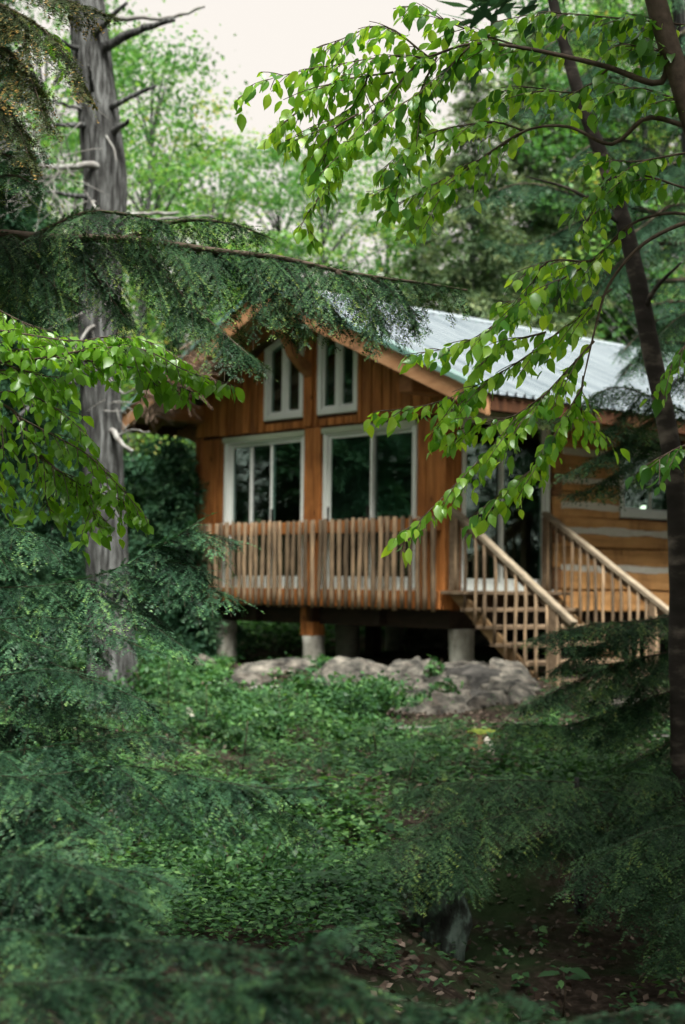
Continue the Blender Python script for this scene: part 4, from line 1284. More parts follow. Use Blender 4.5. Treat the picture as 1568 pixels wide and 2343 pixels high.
def beech(name_label, base, trunk, limbs, spines, mat, seed, leaf_len=(.028, .066), gap=.024, side_len=(.08, .20), side_gap=.026):
    rs = np.random.default_rng(seed)
    t = empty('beech_tree', base, name_label, 'tree')
    trunk_obj(t, base, trunk[0], trunk[1], 'twig', 12, .06, seed)
    for P, r in limbs:
        Q, u = resample(P, .03)
        V, Fc = tube(Q - base, np.maximum(r * (1 - .75 * u / u[-1]), .0016), 6)
        mk('branch', V, Fc, M['twig'], t, True)
    protos = [leaf_proto(seed * 10 + k, M[mat]) for k in range(6)]
    tw = MB()
    items = []
    G = np.array((0, 0, -1.0))

    def leaves_on(Q, u, s0):
        T = unit(np.gradient(Q, axis=0))
        sg = 1
        for s in np.arange(s0, u[-1] + .005, gap):
            i = min(len(Q) - 1, int(s / u[-1] * (len(Q) - 1)))
            tt = T[i]
            side = unit(np.cross(tt, (0, 0, 1))) * sg
            sg = -sg
            d = unit(tt * rs.uniform(.2, .8) + side * rs.uniform(.3, .9) + G * rs.uniform(.25, 1.25) + rs.normal(size=3) * .18)
            n = unit(np.array((0, 0, 1.0)) + rs.normal(size=3) * .6 + np.array((0, -.2, 0)))
            n = unit(n - d * (n @ d))
            x = np.cross(d, n)
            L = rs.uniform(*leaf_len) * (1.0 if rs.random() > .12 else .7)
            items.append((Q[i] + d * .006, x, d, n, L, rs.integers(6)))

    for P in spines:
        Q, u = resample(P, .012)
        tw.tube(Q[::3] - base, np.maximum(.0042 * (1 - .8 * u[::3] / u[-1]), .0013), 5)
        leaves_on(Q, u, .02)
        T = unit(np.gradient(Q, axis=0))
        sg = 1
        for s in np.arange(.05, u[-1] - .03, side_gap):
            i = int(s / u[-1] * (len(Q) - 1))
            side = unit(np.cross(T[i], (0, 0, 1))) * sg; sg = -sg
            L = rs.uniform(*side_len) * min(1, .4 + 1.2 * (1 - s / u[-1]))
            d = unit(T[i] * .75 + side * .65 + G * rs.uniform(-.1, .45) + rs.normal(size=3) * .1)
            q = np.linspace(0, 1, 8)[:, None]
            S = Q[i] + d * L * q + G * .18 * L * q ** 2
            tw.tube(S[::2] - base, [.0018, .0016, .0014, .0012], 4)
            us = np.linspace(0, L, 8)
            leaves_on(S, us, .03)
    tw.obj('twigs', M['twig'], t, True, 'stuff')
    # the 300 leaves nearest the lens and in view are parts of their own, the rest one mass
    def key(it):
        p = it[0]
        u, v = p[0] / p[1] * F_D, (p[2] - CAM_Z) / p[1] * F_D
        inside = abs(u) < 790 and -1100 < v - 160 < 1180
        return (0 if inside else 1, p[1] - it[4] * 10)
    items.sort(key=key)
    for it in items[:300]:
        p, x, d, n, L, k = it
        o = bpy.data.objects.new('leaf', protos[k][0])
        col.objects.link(o)
        o.parent = t
        o.matrix_local = Matrix(((x[0] * L, d[0] * L, n[0] * L, p[0] - base[0]), (x[1] * L, d[1] * L, n[1] * L, p[1] - base[1]),
                                 (x[2] * L, d[2] * L, n[2] * L, p[2] - base[2]), (0, 0, 0, 1)))
    V, Fc, tone = [], [], []
    for p, x, d, n, L, k in items[300:]:
        b = len(V)
        A = np.stack([x, d, n])
        V += list(protos[k][1] @ A * L + p - base)
        Fc += [tuple(i + b for i in f) for f in protos[k][2]]
        tone += [rs.random() * .75 + .05] * len(protos[k][2])
    if V: mk('leaves', np.array(V), Fc, M[mat], t, True, tone, 'stuff')


def build_beeches():
    sp = path
    # left
    b = np.array((-1.95, 5.9, float(gz(-1.95, 5.9))))
    lim = [(sp([(-260, 900), (-120, 850), (0, 828), (100, 823), (230, 797), (330, 800)], 5.7, 5.4), .009),
           (sp([(-200, 860), (-60, 890), (0, 921), (48, 957), (80, 1034), (146, 1096), (220, 1130)], 5.7, 5.4), .007)]
    spn = [([(60, 825), (230, 797), (330, 800), (430, 850), (545, 885)], 5.5, 5.2), ([(120, 820), (280, 835), (400, 880), (455, 905)], 5.5, 5.3),
           ([(-40, 750), (60, 765), (170, 780), (260, 770), (350, 785), (420, 830)], 5.6, 5.4), ([(0, 830), (100, 860), (180, 860)], 5.6, 5.5),
           ([(200, 800), (280, 770), (380, 800), (470, 870)], 5.6, 5.4), ([(-40, 900), (60, 900), (150, 950), (210, 1010)], 5.6, 5.4),
           ([(48, 957), (130, 1000), (200, 1040), (270, 1110), (345, 1195)], 5.5, 5.3), ([(80, 1034), (170, 1100), (270, 1140), (330, 1190)], 5.5, 5.3),
           ([(146, 1096), (200, 1150), (235, 1225)], 5.5, 5.3), ([(-40, 950), (0, 960), (10, 1060)], 5.6, 5.5), ([(80, 1034), (100, 1120), (120, 1190)], 5.5, 5.4),
           ([(-30, 1000), (-10, 1100), (5, 1180)], 5.6, 5.5), ([(-40, 800), (40, 800), (120, 790)], 5.6, 5.5), ([(30, 940), (110, 1060), (170, 1090), (230, 1110)], 5.5, 5.4),
           ([(300, 800), (340, 850), (360, 900)], 5.4, 5.3), ([(-40, 850), (60, 850), (160, 900)], 5.6, 5.6), ([(60, 40), (110, 80), (130, 120)], 5.4, 5.4), ([(-20, 700), (60, 740), (130, 760)], 5.8, 5.7)]
    beech('bright green beech at the left with leaves in front of the big trunk', b,
          ([b + (0, 0, -.1), b + (-.05, 0, 1.5), b + (-.1, .05, 3.2), b + (0, 0, 5.5)], [.06, .05, .035, .01]), lim, [sp(*s) for s in spn], 'beech', 7)
    # right
    b = np.array((1.75, 4.7, float(gz(1.75, 4.7))))
    trunk = ([b + (0, 0, -.1), b + (.05, 0, 1.0), at(1700, 700, 4.8), at(1580, 260, 4.8), at(1530, 100, 4.8), at(1490, -40, 4.8), at(1430, -300, 4.8)], [.06, .055, .05, .044, .04, .036, .03])
    lim = [(sp([(1530, 100), (1510, 190), (1380, 150), (1200, 110), (1080, 100), (980, 130)], 4.8, 4.9), .012),
           (sp([(1575, 290), (1480, 270), (1400, 330), (1300, 290), (1200, 300), (1090, 370)], 4.8, 5.0), .009),
           (sp([(1660, 500), (1568, 510), (1470, 560), (1400, 640), (1370, 720), (1330, 890)], 4.8, 5.0), .008),
           (sp([(1640, 560), (1568, 490), (1450, 510), (1350, 600), (1250, 660)], 4.8, 5.0), .007)]
    spn = [([(1300, 130), (1200, 110), (1080, 100), (980, 130), (880, 130), (760, 150), (620, 180), (545, 225)], 4.9, 5.1),
           ([(1200, 300), (1090, 370), (1000, 420), (880, 480)], 5.0, 5.1), ([(1200, 110), (1050, 60), (950, 15), (900, 20)], 4.9, 5.0),
           ([(960, 140), (850, 260), (780, 360), (730, 450), (700, 500), (715, 560)], 5.0, 5.1), ([(900, 165), (760, 190), (690, 250), (615, 310)], 5.0, 5.2),
           ([(1090, 370), (1010, 440), (940, 500), (915, 535)], 5.0, 5.1), ([(1450, 510), (1350, 600), (1250, 660), (1150, 730), (1050, 790), (925, 812)], 4.9, 5.1),
           ([(1400, 660), (1280, 760), (1150, 850), (1000, 920), (840, 945)], 5.0, 5.2), ([(1360, 780), (1250, 900), (1150, 1000), (1050, 1100), (960, 1190), (895, 1238)], 5.0, 5.1),
           ([(1335, 880), (1290, 960), (1240, 1050), (1170, 1110), (1075, 1185)], 5.0, 5.1), ([(1335, 860), (1330, 940), (1370, 1000)], 5.0, 5.1),
           ([(1500, 420), (1400, 420), (1320, 470)], 4.9, 4.9), ([(1600, 60), (1400, 40), (1250, 30), (1130, 50)], 4.8, 4.9), ([(1400, 150), (1320, 210), (1200, 200), (1100, 230)], 4.9, 5.0),
           ([(1080, 100), (980, 200), (900, 250), (840, 310), (790, 330)], 4.9, 5.0), ([(980, 130), (880, 60), (780, 90), (700, 120)], 5.0, 5.1), ([(850, 140), (820, 230), (740, 290), (660, 340)], 5.0, 5.2),
           ([(1150, 850), (1080, 900), (1010, 960), (1010, 1000)], 5.1, 5.2), ([(1250, 760), (1150, 790), (1080, 860)], 5.1, 5.1), ([(1568, 350), (1430, 370), (1340, 340)], 4.8, 4.8),
           ([(1350, 600), (1250, 600), (1200, 680), (1130, 690)], 5.0, 5.2), ([(1200, 300), (1130, 280), (1000, 300), (920, 350), (860, 400)], 5.0, 5.0), ([(1568, 430), (1450, 400), (1380, 460), (1320, 530)], 4.8, 4.9),
           ([(1600, 1010), (1540, 1030), (1480, 1075)], 4.7, 4.6), ([(1600, 760), (1560, 800), (1510, 880)], 4.7, 4.7), ([(1600, 140), (1480, 110), (1380, 90)], 4.8, 4.8), ([(1600, 250), (1460, 200), (1350, 230)], 4.8, 4.8),
           ([(1250, 900), (1180, 950), (1100, 970), (1020, 1020)], 5.0, 5.2), ([(1000, 130), (960, 220), (960, 300), (900, 420), (830, 440)], 5.0, 5.0), ([(820, 260), (760, 300), (740, 370), (690, 420)], 5.0, 5.1)]
    beech('beech at the right whose leafy twigs hang over the roof and stairs', b, trunk, lim, [sp(*s) for s in spn], 'beech_r', 8)


build_beeches()


# ------------------------------------------------------------------ big grey trunk at the left, birch at the right, dead brush
def build_trunks():
    D = 16.0
    pts = [(262, 1590), (254, 1450), (244, 1250), (234, 1000), (226, 800), (228, 650), (240, 480), (238, 380), (226, 260), (212, 150), (200, 30), (190, -150), (180, -500)]
    P = path(pts, D, D)
    b = np.array((P[0][0], P[0][1], float(gz(P[0][0], P[0][1]))))
    P = np.vstack([b + (0.02, 0, -.2), P[1:]])
    t = empty('pine_tree', b, 'big grey trunk with dead snags standing at the left of the cabin', 'tree')
    Q, u = resample(P, .10)
    prof = [.30, .235, .215, .205, .205, .215, .225, .225, .21, .19, .175, .16, .12]
    rr = np.interp(np.linspace(0, 1, len(Q)), np.linspace(0, 1, len(prof)), prof)
    seg = 36
    rs = random.Random(3)
    V, Fc = tube(Q - b, rr, seg)
    V = np.array(V)
    ax = np.repeat(Q - b, seg, axis=0)
    V = V[:len(ax)]
    for i in range(len(V)):
        r = V[i] - ax[i]
        a = math.atan2(r[1], r[0])
        k = .09 * mnoise.noise((a * 5.5, V[i][2] * .8, 2)) + .05 * mnoise.noise((a * 14, V[i][2] * 2.0, 7)) + .05 * mnoise.noise((math.cos(a) * 1.4, math.sin(a) * 1.4, V[i][2] * 1.6))
        V[i] = ax[i] + r * (1 + k)
    mk('trunk', V, Fc, M['bark'], t, True)
    snag = [([(240, 110), (285, 82), (340, 62), (400, 46)], .055, 'bark'), ([(215, 80), (250, 45), (290, 8)], .04, 'bark'), ([(262, 45), (330, 42), (400, 38), (466, 14)], .03, 'dead_wood'),
            ([(255, 245), (300, 220), (360, 196)], .035, 'bark'), ([(262, 300), (280, 288), (294, 276)], .04, 'bark'), ([(245, 380), (190, 378), (130, 384), (92, 380)], .045, 'dead_wood'),
            ([(200, 450), (150, 446), (105, 438)], .03, 'bark'), ([(195, 285), (150, 285), (100, 290)], .035, 'bark'), ([(185, 250), (150, 240), (118, 230)], .025, 'bark'),
            ([(180, 110), (150, 100), (120, 80)], .03, 'bark'), ([(270, 500), (330, 490), (410, 486)], .03, 'dead_wood'), ([(300, 505), (400, 500), (485, 494)], .022, 'dead_wood'),
            ([(255, 985), (275, 1010), (300, 1032)], .035, 'dead_wood'), ([(215, 215), (207, 180), (204, 150)], .03, 'bark'), ([(250, 870), (290, 900), (340, 850)], .014, 'dead_wood'),
            ([(200, 860), (120, 900), (0, 985)], .035, 'bark'), ([(225, 470), (212, 460), (218, 475), (228, 478)], .02, 'dead_wood'), ([(240, 300), (255, 330), (268, 370)], .012, 'dead_wood'),
            ([(225, 745), (200, 755), (170, 800)], .02, 'dead_wood'), ([(260, 1000), (300, 985), (345, 990)], .012, 'dead_wood')]
    for pp, r, m in snag:
        Pp = path(pp, D - .15, D - .5)
        Q2, u2 = resample(Pp, .08)
        for i in range(1, len(Q2)): Q2[i] += np.array([rs.uniform(-.012, .012) for _ in range(3)])
        V, Fc = tube(Q2 - b, r * (1 - .55 * u2 / u2[-1]), 7, .15, rs)
        mk('dead_branch', V, Fc, M[m], t, True)
    # fine dead twigs around the snags
    tw = MB()
    for k in range(150):
        s = rs.choice([(130, 384), (105, 438), (110, 290), (160, 446), (60, 330), (150, 380), (90, 400), (230, 690), (150, 250), (80, 260), (260, 950)])
        p0 = at(s[0] + rs.uniform(-50, 50), s[1] + rs.uniform(-40, 40), D - .4 + rs.uniform(-.4, .4))
        d = unit(np.array((rs.uniform(-1, .6), rs.uniform(-.5, .5), rs.uniform(-.7, .3))))
        L = rs.uniform(.15, .5)
        q = [p0 + d * L * f + np.array((0, 0, -.12 * L * f * f)) + np.array((rs.uniform(-.015, .015),) * 3) for f in (0, .35, .7, 1)]
        tw.tube(np.array(q) - b, [.006, .005, .004, .002], 4)
    tw.obj('dead_twigs', M['dead_wood'], t, False, 'stuff')

    # birch at the right
    pts = [(1570, 1870), (1566, 1700), (1560, 1500), (1556, 1300), (1545, 1100), (1522, 950), (1503, 860), (1478, 740), (1455, 620), (1420, 480), (1368, 335), (1330, 230), (1280, 60), (1230, -150)]
    P = path(pts, 9.0, 9.0)
    b = np.array((P[0][0], P[0][1], float(gz(P[0][0], P[0][1]))))
    P[0] = b + (0, 0, -.1)
    t = empty('birch_tree', b, 'leaning birch with peeling dark and pale bark at the right edge', 'tree')
    trunk_obj(t, b, P, [.095, .085, .078, .072, .064, .058, .056, .054, .05, .045, .04, .036, .03, .02], 'birch', 16, .05, 4)
    for pp, r in (([(1470, 720), (1500, 660), (1560, 600)], .02), ([(1430, 520), (1320, 440), (1210, 405)], .015), ([(1500, 880), (1560, 830), (1620, 800)], .018)):
        Q2, u2 = resample(path(pp, 9, 8.8), .06)
        V, Fc = tube(Q2 - b, r * (1 - .7 * u2 / u2[-1]), 6)
        mk('branch', V, Fc, M['birch'], t, True)

    # dry brush lodged against the left roof slope
    c = cab(-4.6, -1.05, 2.6)
    o = empty('dead_brush', (c[0], c[1], float(gz(c[0], c[1]))), 'tangle of dry brown twigs leaning against the left roof slope', 'dead branch')
    base = np.array(o.location)
    rs = random.Random(9)
    m = MB()
    stem = [base + (0, 0, -.1)] + [cab(-5.0, -1.05, 1.6), cab(-4.75, -1.05, 2.5), cab(-4.2, -1.0, 3.05)]
    Q2, u2 = resample(np.array(stem), .1)
    V, Fc = tube(Q2 - base, .028 * (1 - .6 * u2 / u2[-1]), 6, .1, rs)
    for k in range(330):
        f = rs.random()
        p0 = cab(-5.0 + 1.25 * f + rs.uniform(-.2, .2), -1.0 + rs.uniform(-.2, .15), 2.50 + .55 * f + rs.uniform(-.22, .22))
        d = unit(AX * rs.uniform(.1, 1.0) + AY * rs.uniform(-.3, .3) + np.array((0, 0, rs.uniform(-.25, .55))))
        L = rs.uniform(.2, .6)
        q = [p0 + d * L * t_ + np.array((0, 0, -.15 * L * t_ * t_)) + np.array([rs.uniform(-.02, .02) for _ in range(3)]) for t_ in (0, .3, .65, 1)]
        m.tube(np.array(q) - base, [.009, .007, .005, .002], 4)
    m.obj('twigs', M['brush'], o, False, 'stuff')


build_trunks()


# ------------------------------------------------------------------ background trees (shared meshes)
def quads_leaf(P, size, rs, flat=.5):
    """diamond leaves at points P"""
    n = len(P)
    N = unit(rs.normal(size=(n, 3)) + np.array((0, 0, flat * 2)))
    A = unit(np.cross(N, rs.normal(size=(n, 3))))
    B = np.cross(N, A)
    s = size * rs.uniform(.6, 1.3, (n, 1))
    V = np.stack([P - A * s * .5, P + B * s * .33, P + A * s * .55, P - B * s * .33], 1).reshape(-1, 3)
    return V, np.arange(4 * n).reshape(-1, 4)


def deciduous_mesh(seed, h, rx, crown0, nclump, per, size, mat, trunk_r=.14):
    rs = np.random.default_rng(seed)
    rr = random.Random(seed)
    wood = MB()
    top = np.array((rs.uniform(-.4, .4), rs.uniform(-.4, .4), h * .92))
    tp = [np.array((0, 0, -.3)), np.array((rs.uniform(-.1, .1), 0, h * .3)), top * .62, top]
    Q, u = resample(np.array(tp), .5)
    wood.tube(Q, np.maximum(trunk_r * (1 - .9 * u / u[-1]), .012), 8, .05, rr)
    P, tone = [], []
    for k in range(nclump):
        z = crown0 + (h - crown0) * rs.beta(1.3, 1.2)
        f = (z - crown0) / (h - crown0)
        rad = rx * math.sin(math.pi * min(.97, .12 + .85 * f)) ** .7 * math.sqrt(rs.uniform(.08, 1))
        a = rs.uniform(0, 2 * math.pi)
        c = np.array((rad * math.cos(a), rad * math.sin(a), z))
        if k % 3 == 0:
            j = int(min(.9, max(.2, (z - .25 * rad - .3) / h)) * (len(Q) - 1))
            mid = (Q[j] + c) / 2 + np.array((0, 0, .15 * rad))
            q, uu = resample(np.array([Q[j], mid, c]), .25)
            wood.tube(q, np.maximum(.035 * (1 - .9 * uu / uu[-1]), .006), 5)
        r = rs.uniform(.26, .5)
        P.append(c + rs.normal(size=(per, 3)) * np.array((r, r, r * .38)))
        tone.append(np.clip(rs.uniform(.0, .8) + rs.normal(size=per) * .13, 0, 1))
    P = np.concatenate(P); tone = np.concatenate(tone)
    V, Fq = quads_leaf(P, size, rs, .55)
    return mesh_of('trunk', np.array(wood.V), wood.F, M['bark'], True), mesh_of('crown', V, Fq, M[mat], False, tone)


def conifer_mesh(seed, h, r0, mat, low=.12, dens=1.0, size=.16):
    rs = np.random.default_rng(seed)
    wood = MB()
    zz = np.linspace(-.3, h, 14)
    wood.tube(np.stack([.06 * np.sin(zz * .5 + seed), .05 * np.cos(zz * .4), zz], 1), np.maximum(.16 * (h / 14) * (1 - zz / h * .95), .01), 8, .05, random.Random(seed))
    P, D, tone = [], [], []
    z = h * low
    while z < h * .98:
        f = z / h
        R0 = r0 * (1 - f) ** .75 + .15
        for k in range(max(3, int(6 * dens))):
            a = rs.uniform(0, 2 * math.pi)
            L = R0 * rs.uniform(.55, 1.15)
            d = np.array((math.cos(a), math.sin(a), rs.uniform(-.05, .25)))
            m = max(4, int(L / .09))
            t = np.linspace(.12, 1, m)
            pts = np.array((0, 0, z)) + d * L * t[:, None] - np.array((0, 0, 1)) * (L * .42 * t ** 2)[:, None]
            if k % 2 == 0:
                wood.tube(pts[[0, m // 2, m - 1]], [.02, .012, .004], 4)
            sidev = np.array((-math.sin(a), math.cos(a), 0))
            tb = rs.uniform(.1, .65)
            for s in (-1, 0, 1):
                w = (1 - t) * .55 * L * .55 + .08
                off = sidev * s * (w * rs.uniform(.4, 1, m))[:, None] + rs.normal(size=(m, 3)) * .05
                P.append(pts + off - np.array((0, 0, 1)) * (abs(s) * .10 * w)[:, None])
                D.append(unit(d + sidev * s * .8 - np.array((0, 0, .45)) + rs.normal(size=(m, 3)) * .25))
                tone.append(np.clip(tb + rs.normal(size=m) * .13 + .25 * (t > .85), 0, 1))
        z += rs.uniform(.16, .28) * (h / 12) / dens
    P, D, tone = np.concatenate(P), np.concatenate(D), np.concatenate(tone)
    # each spray: three slim drooping blades
    Vs, Ts = [], []
    for j in range(4):
        n = len(P)
        d = unit(D + rs.normal(size=(n, 3)) * .45)
        s = unit(np.cross(d, np.array((0, 0, 1.0)) + rs.normal(size=(n, 3)) * .4))
        L = size * rs.uniform(.7, 1.5, (n, 1))
        w = L * .15
        p = P + rs.normal(size=(n, 3)) * .05
        Vs.append(np.stack([p, p + d * L * .4 + s * w, p + d * L, p + d * L * .4 - s * w], 1))
        Ts.append(np.clip(tone + rs.normal(size=n) * .06, 0, 1))
    V = np.concatenate(Vs).reshape(-1, 3)
    return mesh_of('trunk', np.array(wood.V), wood.F, M['bark'], True), mesh_of('crown', V, np.arange(len(V)).reshape(-1, 4), M[mat], False, np.concatenate(Ts))


def place_tree(name, meshes, x, y, scale, rot, label, group):
    o = empty(name, (x, y, float(gz(x, y))), label, 'tree', group)
    o.rotation_euler = (0, 0, rot)
    o.scale = (scale,) * 3
    for me in meshes:
        c = bpy.data.objects.new(me.name.split('.')[0], me)
        col.objects.link(c)
        c.parent = o
    return o


def build_background():
    dec = [deciduous_mesh(41, 12.5, 2.8, 2.5, 120, 130, .105, 'maple', .17), deciduous_mesh(42, 11.0, 2.5, 2.2, 100, 130, .105, 'maple', .16), deciduous_mesh(43, 13.5, 3.2, 3.5, 130, 130, .11, 'maple', .18)]
    con = [conifer_mesh(51, 14, 3.0, 'dark_conifer'), conifer_mesh(52, 13, 2.6, 'dark_conifer', low=.05), conifer_mesh(53, 15, 3.2, 'far_conifer', low=.1)]
    young = [conifer_mesh(54, 5.0, 1.7, 'dark_conifer', low=.04, dens=1.0, size=.13), conifer_mesh(55, 4.2, 1.5, 'dark_conifer', low=.03, size=.13)]
    def px(xD, d):
        p = at(xD, 1300, d); return p[0], p[1]
    # deciduous trees behind: (column in the frame, distance, top row in the frame)
    for xD, d, top, k, lab in [
        (300, 29, 60, 0, 'tall yellow green maple just right of the big grey trunk'),
        (60, 33, -60, 2, 'bright green maple behind the dead snags at the left edge'),
        (455, 34, 350, 1, 'airy green maple left of centre against the white sky'),
        (600, 36, 320, 2, 'thin crowned maple in the middle of the sky gap'),
        (740, 33, 350, 0, 'leafy maple behind the ridge below the sky gap'),
        (890, 38, 300, 1, 'pale green maple behind the beech twigs right of the sky gap'),
        (160, 26, 210, 1, 'green maple between the left edge and the big grey trunk'),
        (1250, 36, -40, 2, 'yellow green maple showing between the right hemlocks'),
        (1480, 34, -80, 0, 'yellow green maple behind the top right corner')]:
        x, y = px(xD, d)
        H = at(xD, top, d)[2] - float(gz(x, y))
        h0 = (12.5, 11.0, 13.5)[k]
        place_tree('maple_tree', dec[k], x, y, H / h0, R.uniform(0, 6), lab, 'maples behind the cabin')
    for xD, d, top, k, lab in [
        (1080, 30, 140, 2, 'grey green conifer behind the ridge right of the sky gap'),
        (1210, 34, 40, 2, 'tall grey green conifer behind the middle of the roof'),
        (1375, 37, -60, 2, 'tall conifer behind the right part of the roof'),
        (1530, 39, -120, 2, 'broad conifer behind the roof at the right edge'),
        (960, 34, 420, 2, 'short rounded conifer above the left end of the ridge'),
        (40, 24, 330, 1, 'dark conifer behind the lower snags at the left edge'),
        (-60, 21, -100, 0, 'dark conifer cut by the left edge'),
        (160, 30, 520, 1, 'low dark conifer left of the big grey trunk'),
        (390, 27, 680, 1, 'dark conifer between the big grey trunk and the left eave'),
        (520, 38, 540, 1, 'grey conifer above the left roof slope'),
        (330, 36, 600, 2, 'pale conifer right of the big grey trunk above the beech leaves'),
        (1330, 44, 60, 0, 'dark conifer far behind the middle of the roof')]:
        x, y = px(xD, d)
        H = at(xD, top, d)[2] - float(gz(x, y))
        place_tree('conifer_tree', con[k], x, y, H / (14, 13, 15)[k], R.uniform(0, 6), lab, 'conifers behind the cabin')
    for xD, d, top, k, lab in [
        (400, 22.5, 1010, 0, 'young hemlock with pale sprays in the gap left of the cabin wall'),
        (310, 24, 1040, 1, 'young dark hemlock behind the foot of the big grey trunk'),
        (120, 19, 1060, 0, 'young dark hemlock in the shade at the left under the beech leaves'),
        (10, 17, 1120, 1, 'young dark hemlock at the left edge under the beech leaves'),
        (200, 26, 900, 0, 'young hemlock deep in the shade left of the big grey trunk')]:
        x, y = px(xD, d)
        H = at(xD, top, d)[2] - float(gz(x, y))
        place_tree('hemlock_tree', young[k], x, y, H / (5.0, 4.2)[k], R.uniform(0, 6), lab, 'young hemlocks left of the cabin')
    for xD, d, H, k, lab in [
        (650, 13.2, .42, 0, 'knee high hemlock sapling in the middle of the green bank'), (870, 11.2, .40, 1, 'knee high hemlock sapling low on the bank left of the hollow'),
        (560, 10.6, .45, 0, 'knee high hemlock sapling among herbs right of the left sprays'), (390, 14.6, .6, 1, 'hemlock sapling in front of the big grey trunk'),
        (1010, 11.6, .34, 1, 'small hemlock sapling left of the mossy stump'), (1240, 12.4, .45, 0, 'hemlock sapling right of the mossy stump'), (1400, 11.4, .5, 1, 'hemlock sapling near the foot of the birch'),
        (760, 9.6, .42, 0, 'hemlock sapling on the rim above the dark hollow'), (480, 12.4, .5, 1, 'hemlock sapling beside the white stone'), (1140, 10.4, .36, 0, 'small hemlock sapling behind the flat sprays'),
        (930, 9.7, .34, 1, 'small hemlock sapling at the left rim of the hollow'), (700, 15.6, .36, 1, 'little hemlock sapling in front of the long slab')]:
        x, y = px(xD, d)
        base = np.array((x, y, float(gz(x, y))))
        t = empty('hemlock_sapling', base, lab, 'sapling', 'saplings on the bank')
        rr = random.Random(int(xD))
        lean = np.array((rr.uniform(-.08, .08), rr.uniform(-.08, .08), 0))
        V, Fc = tube([(0, 0, -.03), tuple(lean * .5 + (0, 0, H * .5)), tuple(lean + (0, 0, H * .95))], [.008, .006, .003], 5)
        mk('stem', V, Fc, M['twig'], t, True)
        spn = []
        for q in range(9):
            a = q * 2.4 + rr.uniform(-.4, .4); z = H * (.15 + .8 * q / 9); L = (.42 - .26 * q / 9) * rr.uniform(.7, 1.2)
            dv = np.array((math.cos(a), math.sin(a), 0))
            p0 = base + lean * (z / H) + (0, 0, z)
            spn.append(np.array([p0, p0 + dv * L * .5 + (0, 0, .05), p0 + dv * L + (0, 0, -.01)]))
        V, Fn, tone, SV, SF = hem_foliage(spn, int(xD) + 3, seclen=.13, secgap=.06, twlen=.06, twgap=.032, step=.013, nl=.019, nw=.008, droop=.2, gdroop=.4, tipw=.3, sub=1.0)
        mk('needles', V - base, Fn, M['hemlock'], t, False, tone, 'stuff')
        mk('twigs', SV - base, SF, M['hem_twig'], t, False, None, 'stuff')
    # the forest around the photographer: seen only as reflections in the panes and as shade
    rs = random.Random(12)
    for i in range(20):
        a = 2 * math.pi * i / 20
        if i % 20 in (4, 5, 6): continue
        rr_ = rs.uniform(13, 20)
        x, y = rr_ * math.cos(a), 3 + rr_ * math.sin(a)
        if y > 8 and abs(x) < 9: continue
        k = rs.randrange(3)
        place_tree('conifer_tree', con[k] if i % 3 else dec[k], x, y, rs.uniform(.85, 1.15), rs.uniform(0, 6),
                   'tall tree of the surrounding forest, outside the picture, mirrored in the panes', 'forest around the clearing')
    high = conifer_mesh(57, 15, 3.0, 'dark_conifer', low=.36)  # unseen overhead crowns, added to shade the hollow and the foreground
    for x, y, sc, lab in ((3.1, 6.6, 1.0, 'unseen conifer past the right edge, added to shade the hollow'),
                          (3.0, 3.8, 1.0, 'unseen conifer right of the photographer, added to shade the hollow'), (-3.3, 3.6, 1.05, 'unseen conifer left of the photographer, added to darken the foreground'), (.9, -2.2, 1.0, 'unseen conifer behind the photographer, added to darken the foreground')):
        place_tree('conifer_tree', high, x, y, sc, R.uniform(0, 6), lab, 'forest around the clearing')
    for k, (x, y) in enumerate(((9, 17), (12, 20.5), (14.5, 16), (12.5, 24), (15, 26), (-9.5, 17.5), (-13, 20.5), (-12, 15), (-15, 18), (-10, 22))):
        place_tree('conifer_tree', con[k % 2], x, y, rs.uniform(.8, 1.0), rs.uniform(0, 6),
                   'tall tree of the surrounding forest, outside the picture, mirrored in the panes', 'forest around the clearing')
    # far woods that read as one mass
    rs2 = np.random.default_rng(77)
    n = 26000
    X = rs2.uniform(-34, 40, n)
    Y = rs2.uniform(46, 62, n)
    Hh = 9.5 + 2.2 * np.sin(X * .35) + 1.6 * np.sin(X * .9 + 2)
    Z = gz(X, Y) + Hh * rs2.random(n) ** .8
    V, Fq = quads_leaf(np.stack([X, Y, Z], 1), .55, rs2, .3)
    tag(mk('far_woods', V, Fq, M['maple'], None, False, np.clip(rs2.normal(.35, .2, n), 0, 1), 'stuff'), 'hazy mass of far green woods behind everything', 'woods')


build_background()


# ------------------------------------------------------------------ herbs, ground cover, litter, seedlings
def herb_leaves(P, H, rs, size, per=(4, 8)):
    """whorls of small pointed leaves on plants at ground points P with height H"""
    n = len(P)
    cnt = rs.integers(per[0], per[1], n)
    rep = np.repeat(np.arange(n), cnt)
    m = len(rep)
    f = rs.uniform(.35, 1.0, m)
    a = rs.uniform(0, 2 * np.pi, m)
    d = np.stack([np.cos(a), np.sin(a), rs.uniform(-.35, .35, m)], 1)
    base = P[rep] + np.array((0, 0, 1.0)) * (H[rep] * f)[:, None] + d * (rs.uniform(.0, .25, m) * H[rep])[:, None]
    L = size[rep] * rs.uniform(.7, 1.3, m)
    d = unit(d)
    up = unit(np.array((0, 0, 1.0)) + rs.normal(size=(m, 3)) * .3)
    s = unit(np.cross(d, up))
    u = np.cross(s, d)
    L = L[:, None]
    mid = base + d * L * .45
    V = np.stack([base, mid + s * L * .28 + u * L * .05, base + d * L - u * L * .12, mid - s * L * .28 + u * L * .05], 1).reshape(-1, 3)
    tone = np.clip(np.repeat(rs.uniform(.0, .7, n) + .22 * np.sin(P[:, 0] * 2.1 + 1) * np.sin(P[:, 1] * 1.6), cnt) + rs.normal(size=m) * .16, 0, 1)
    return V, np.arange(4 * m).reshape(-1, 4), tone


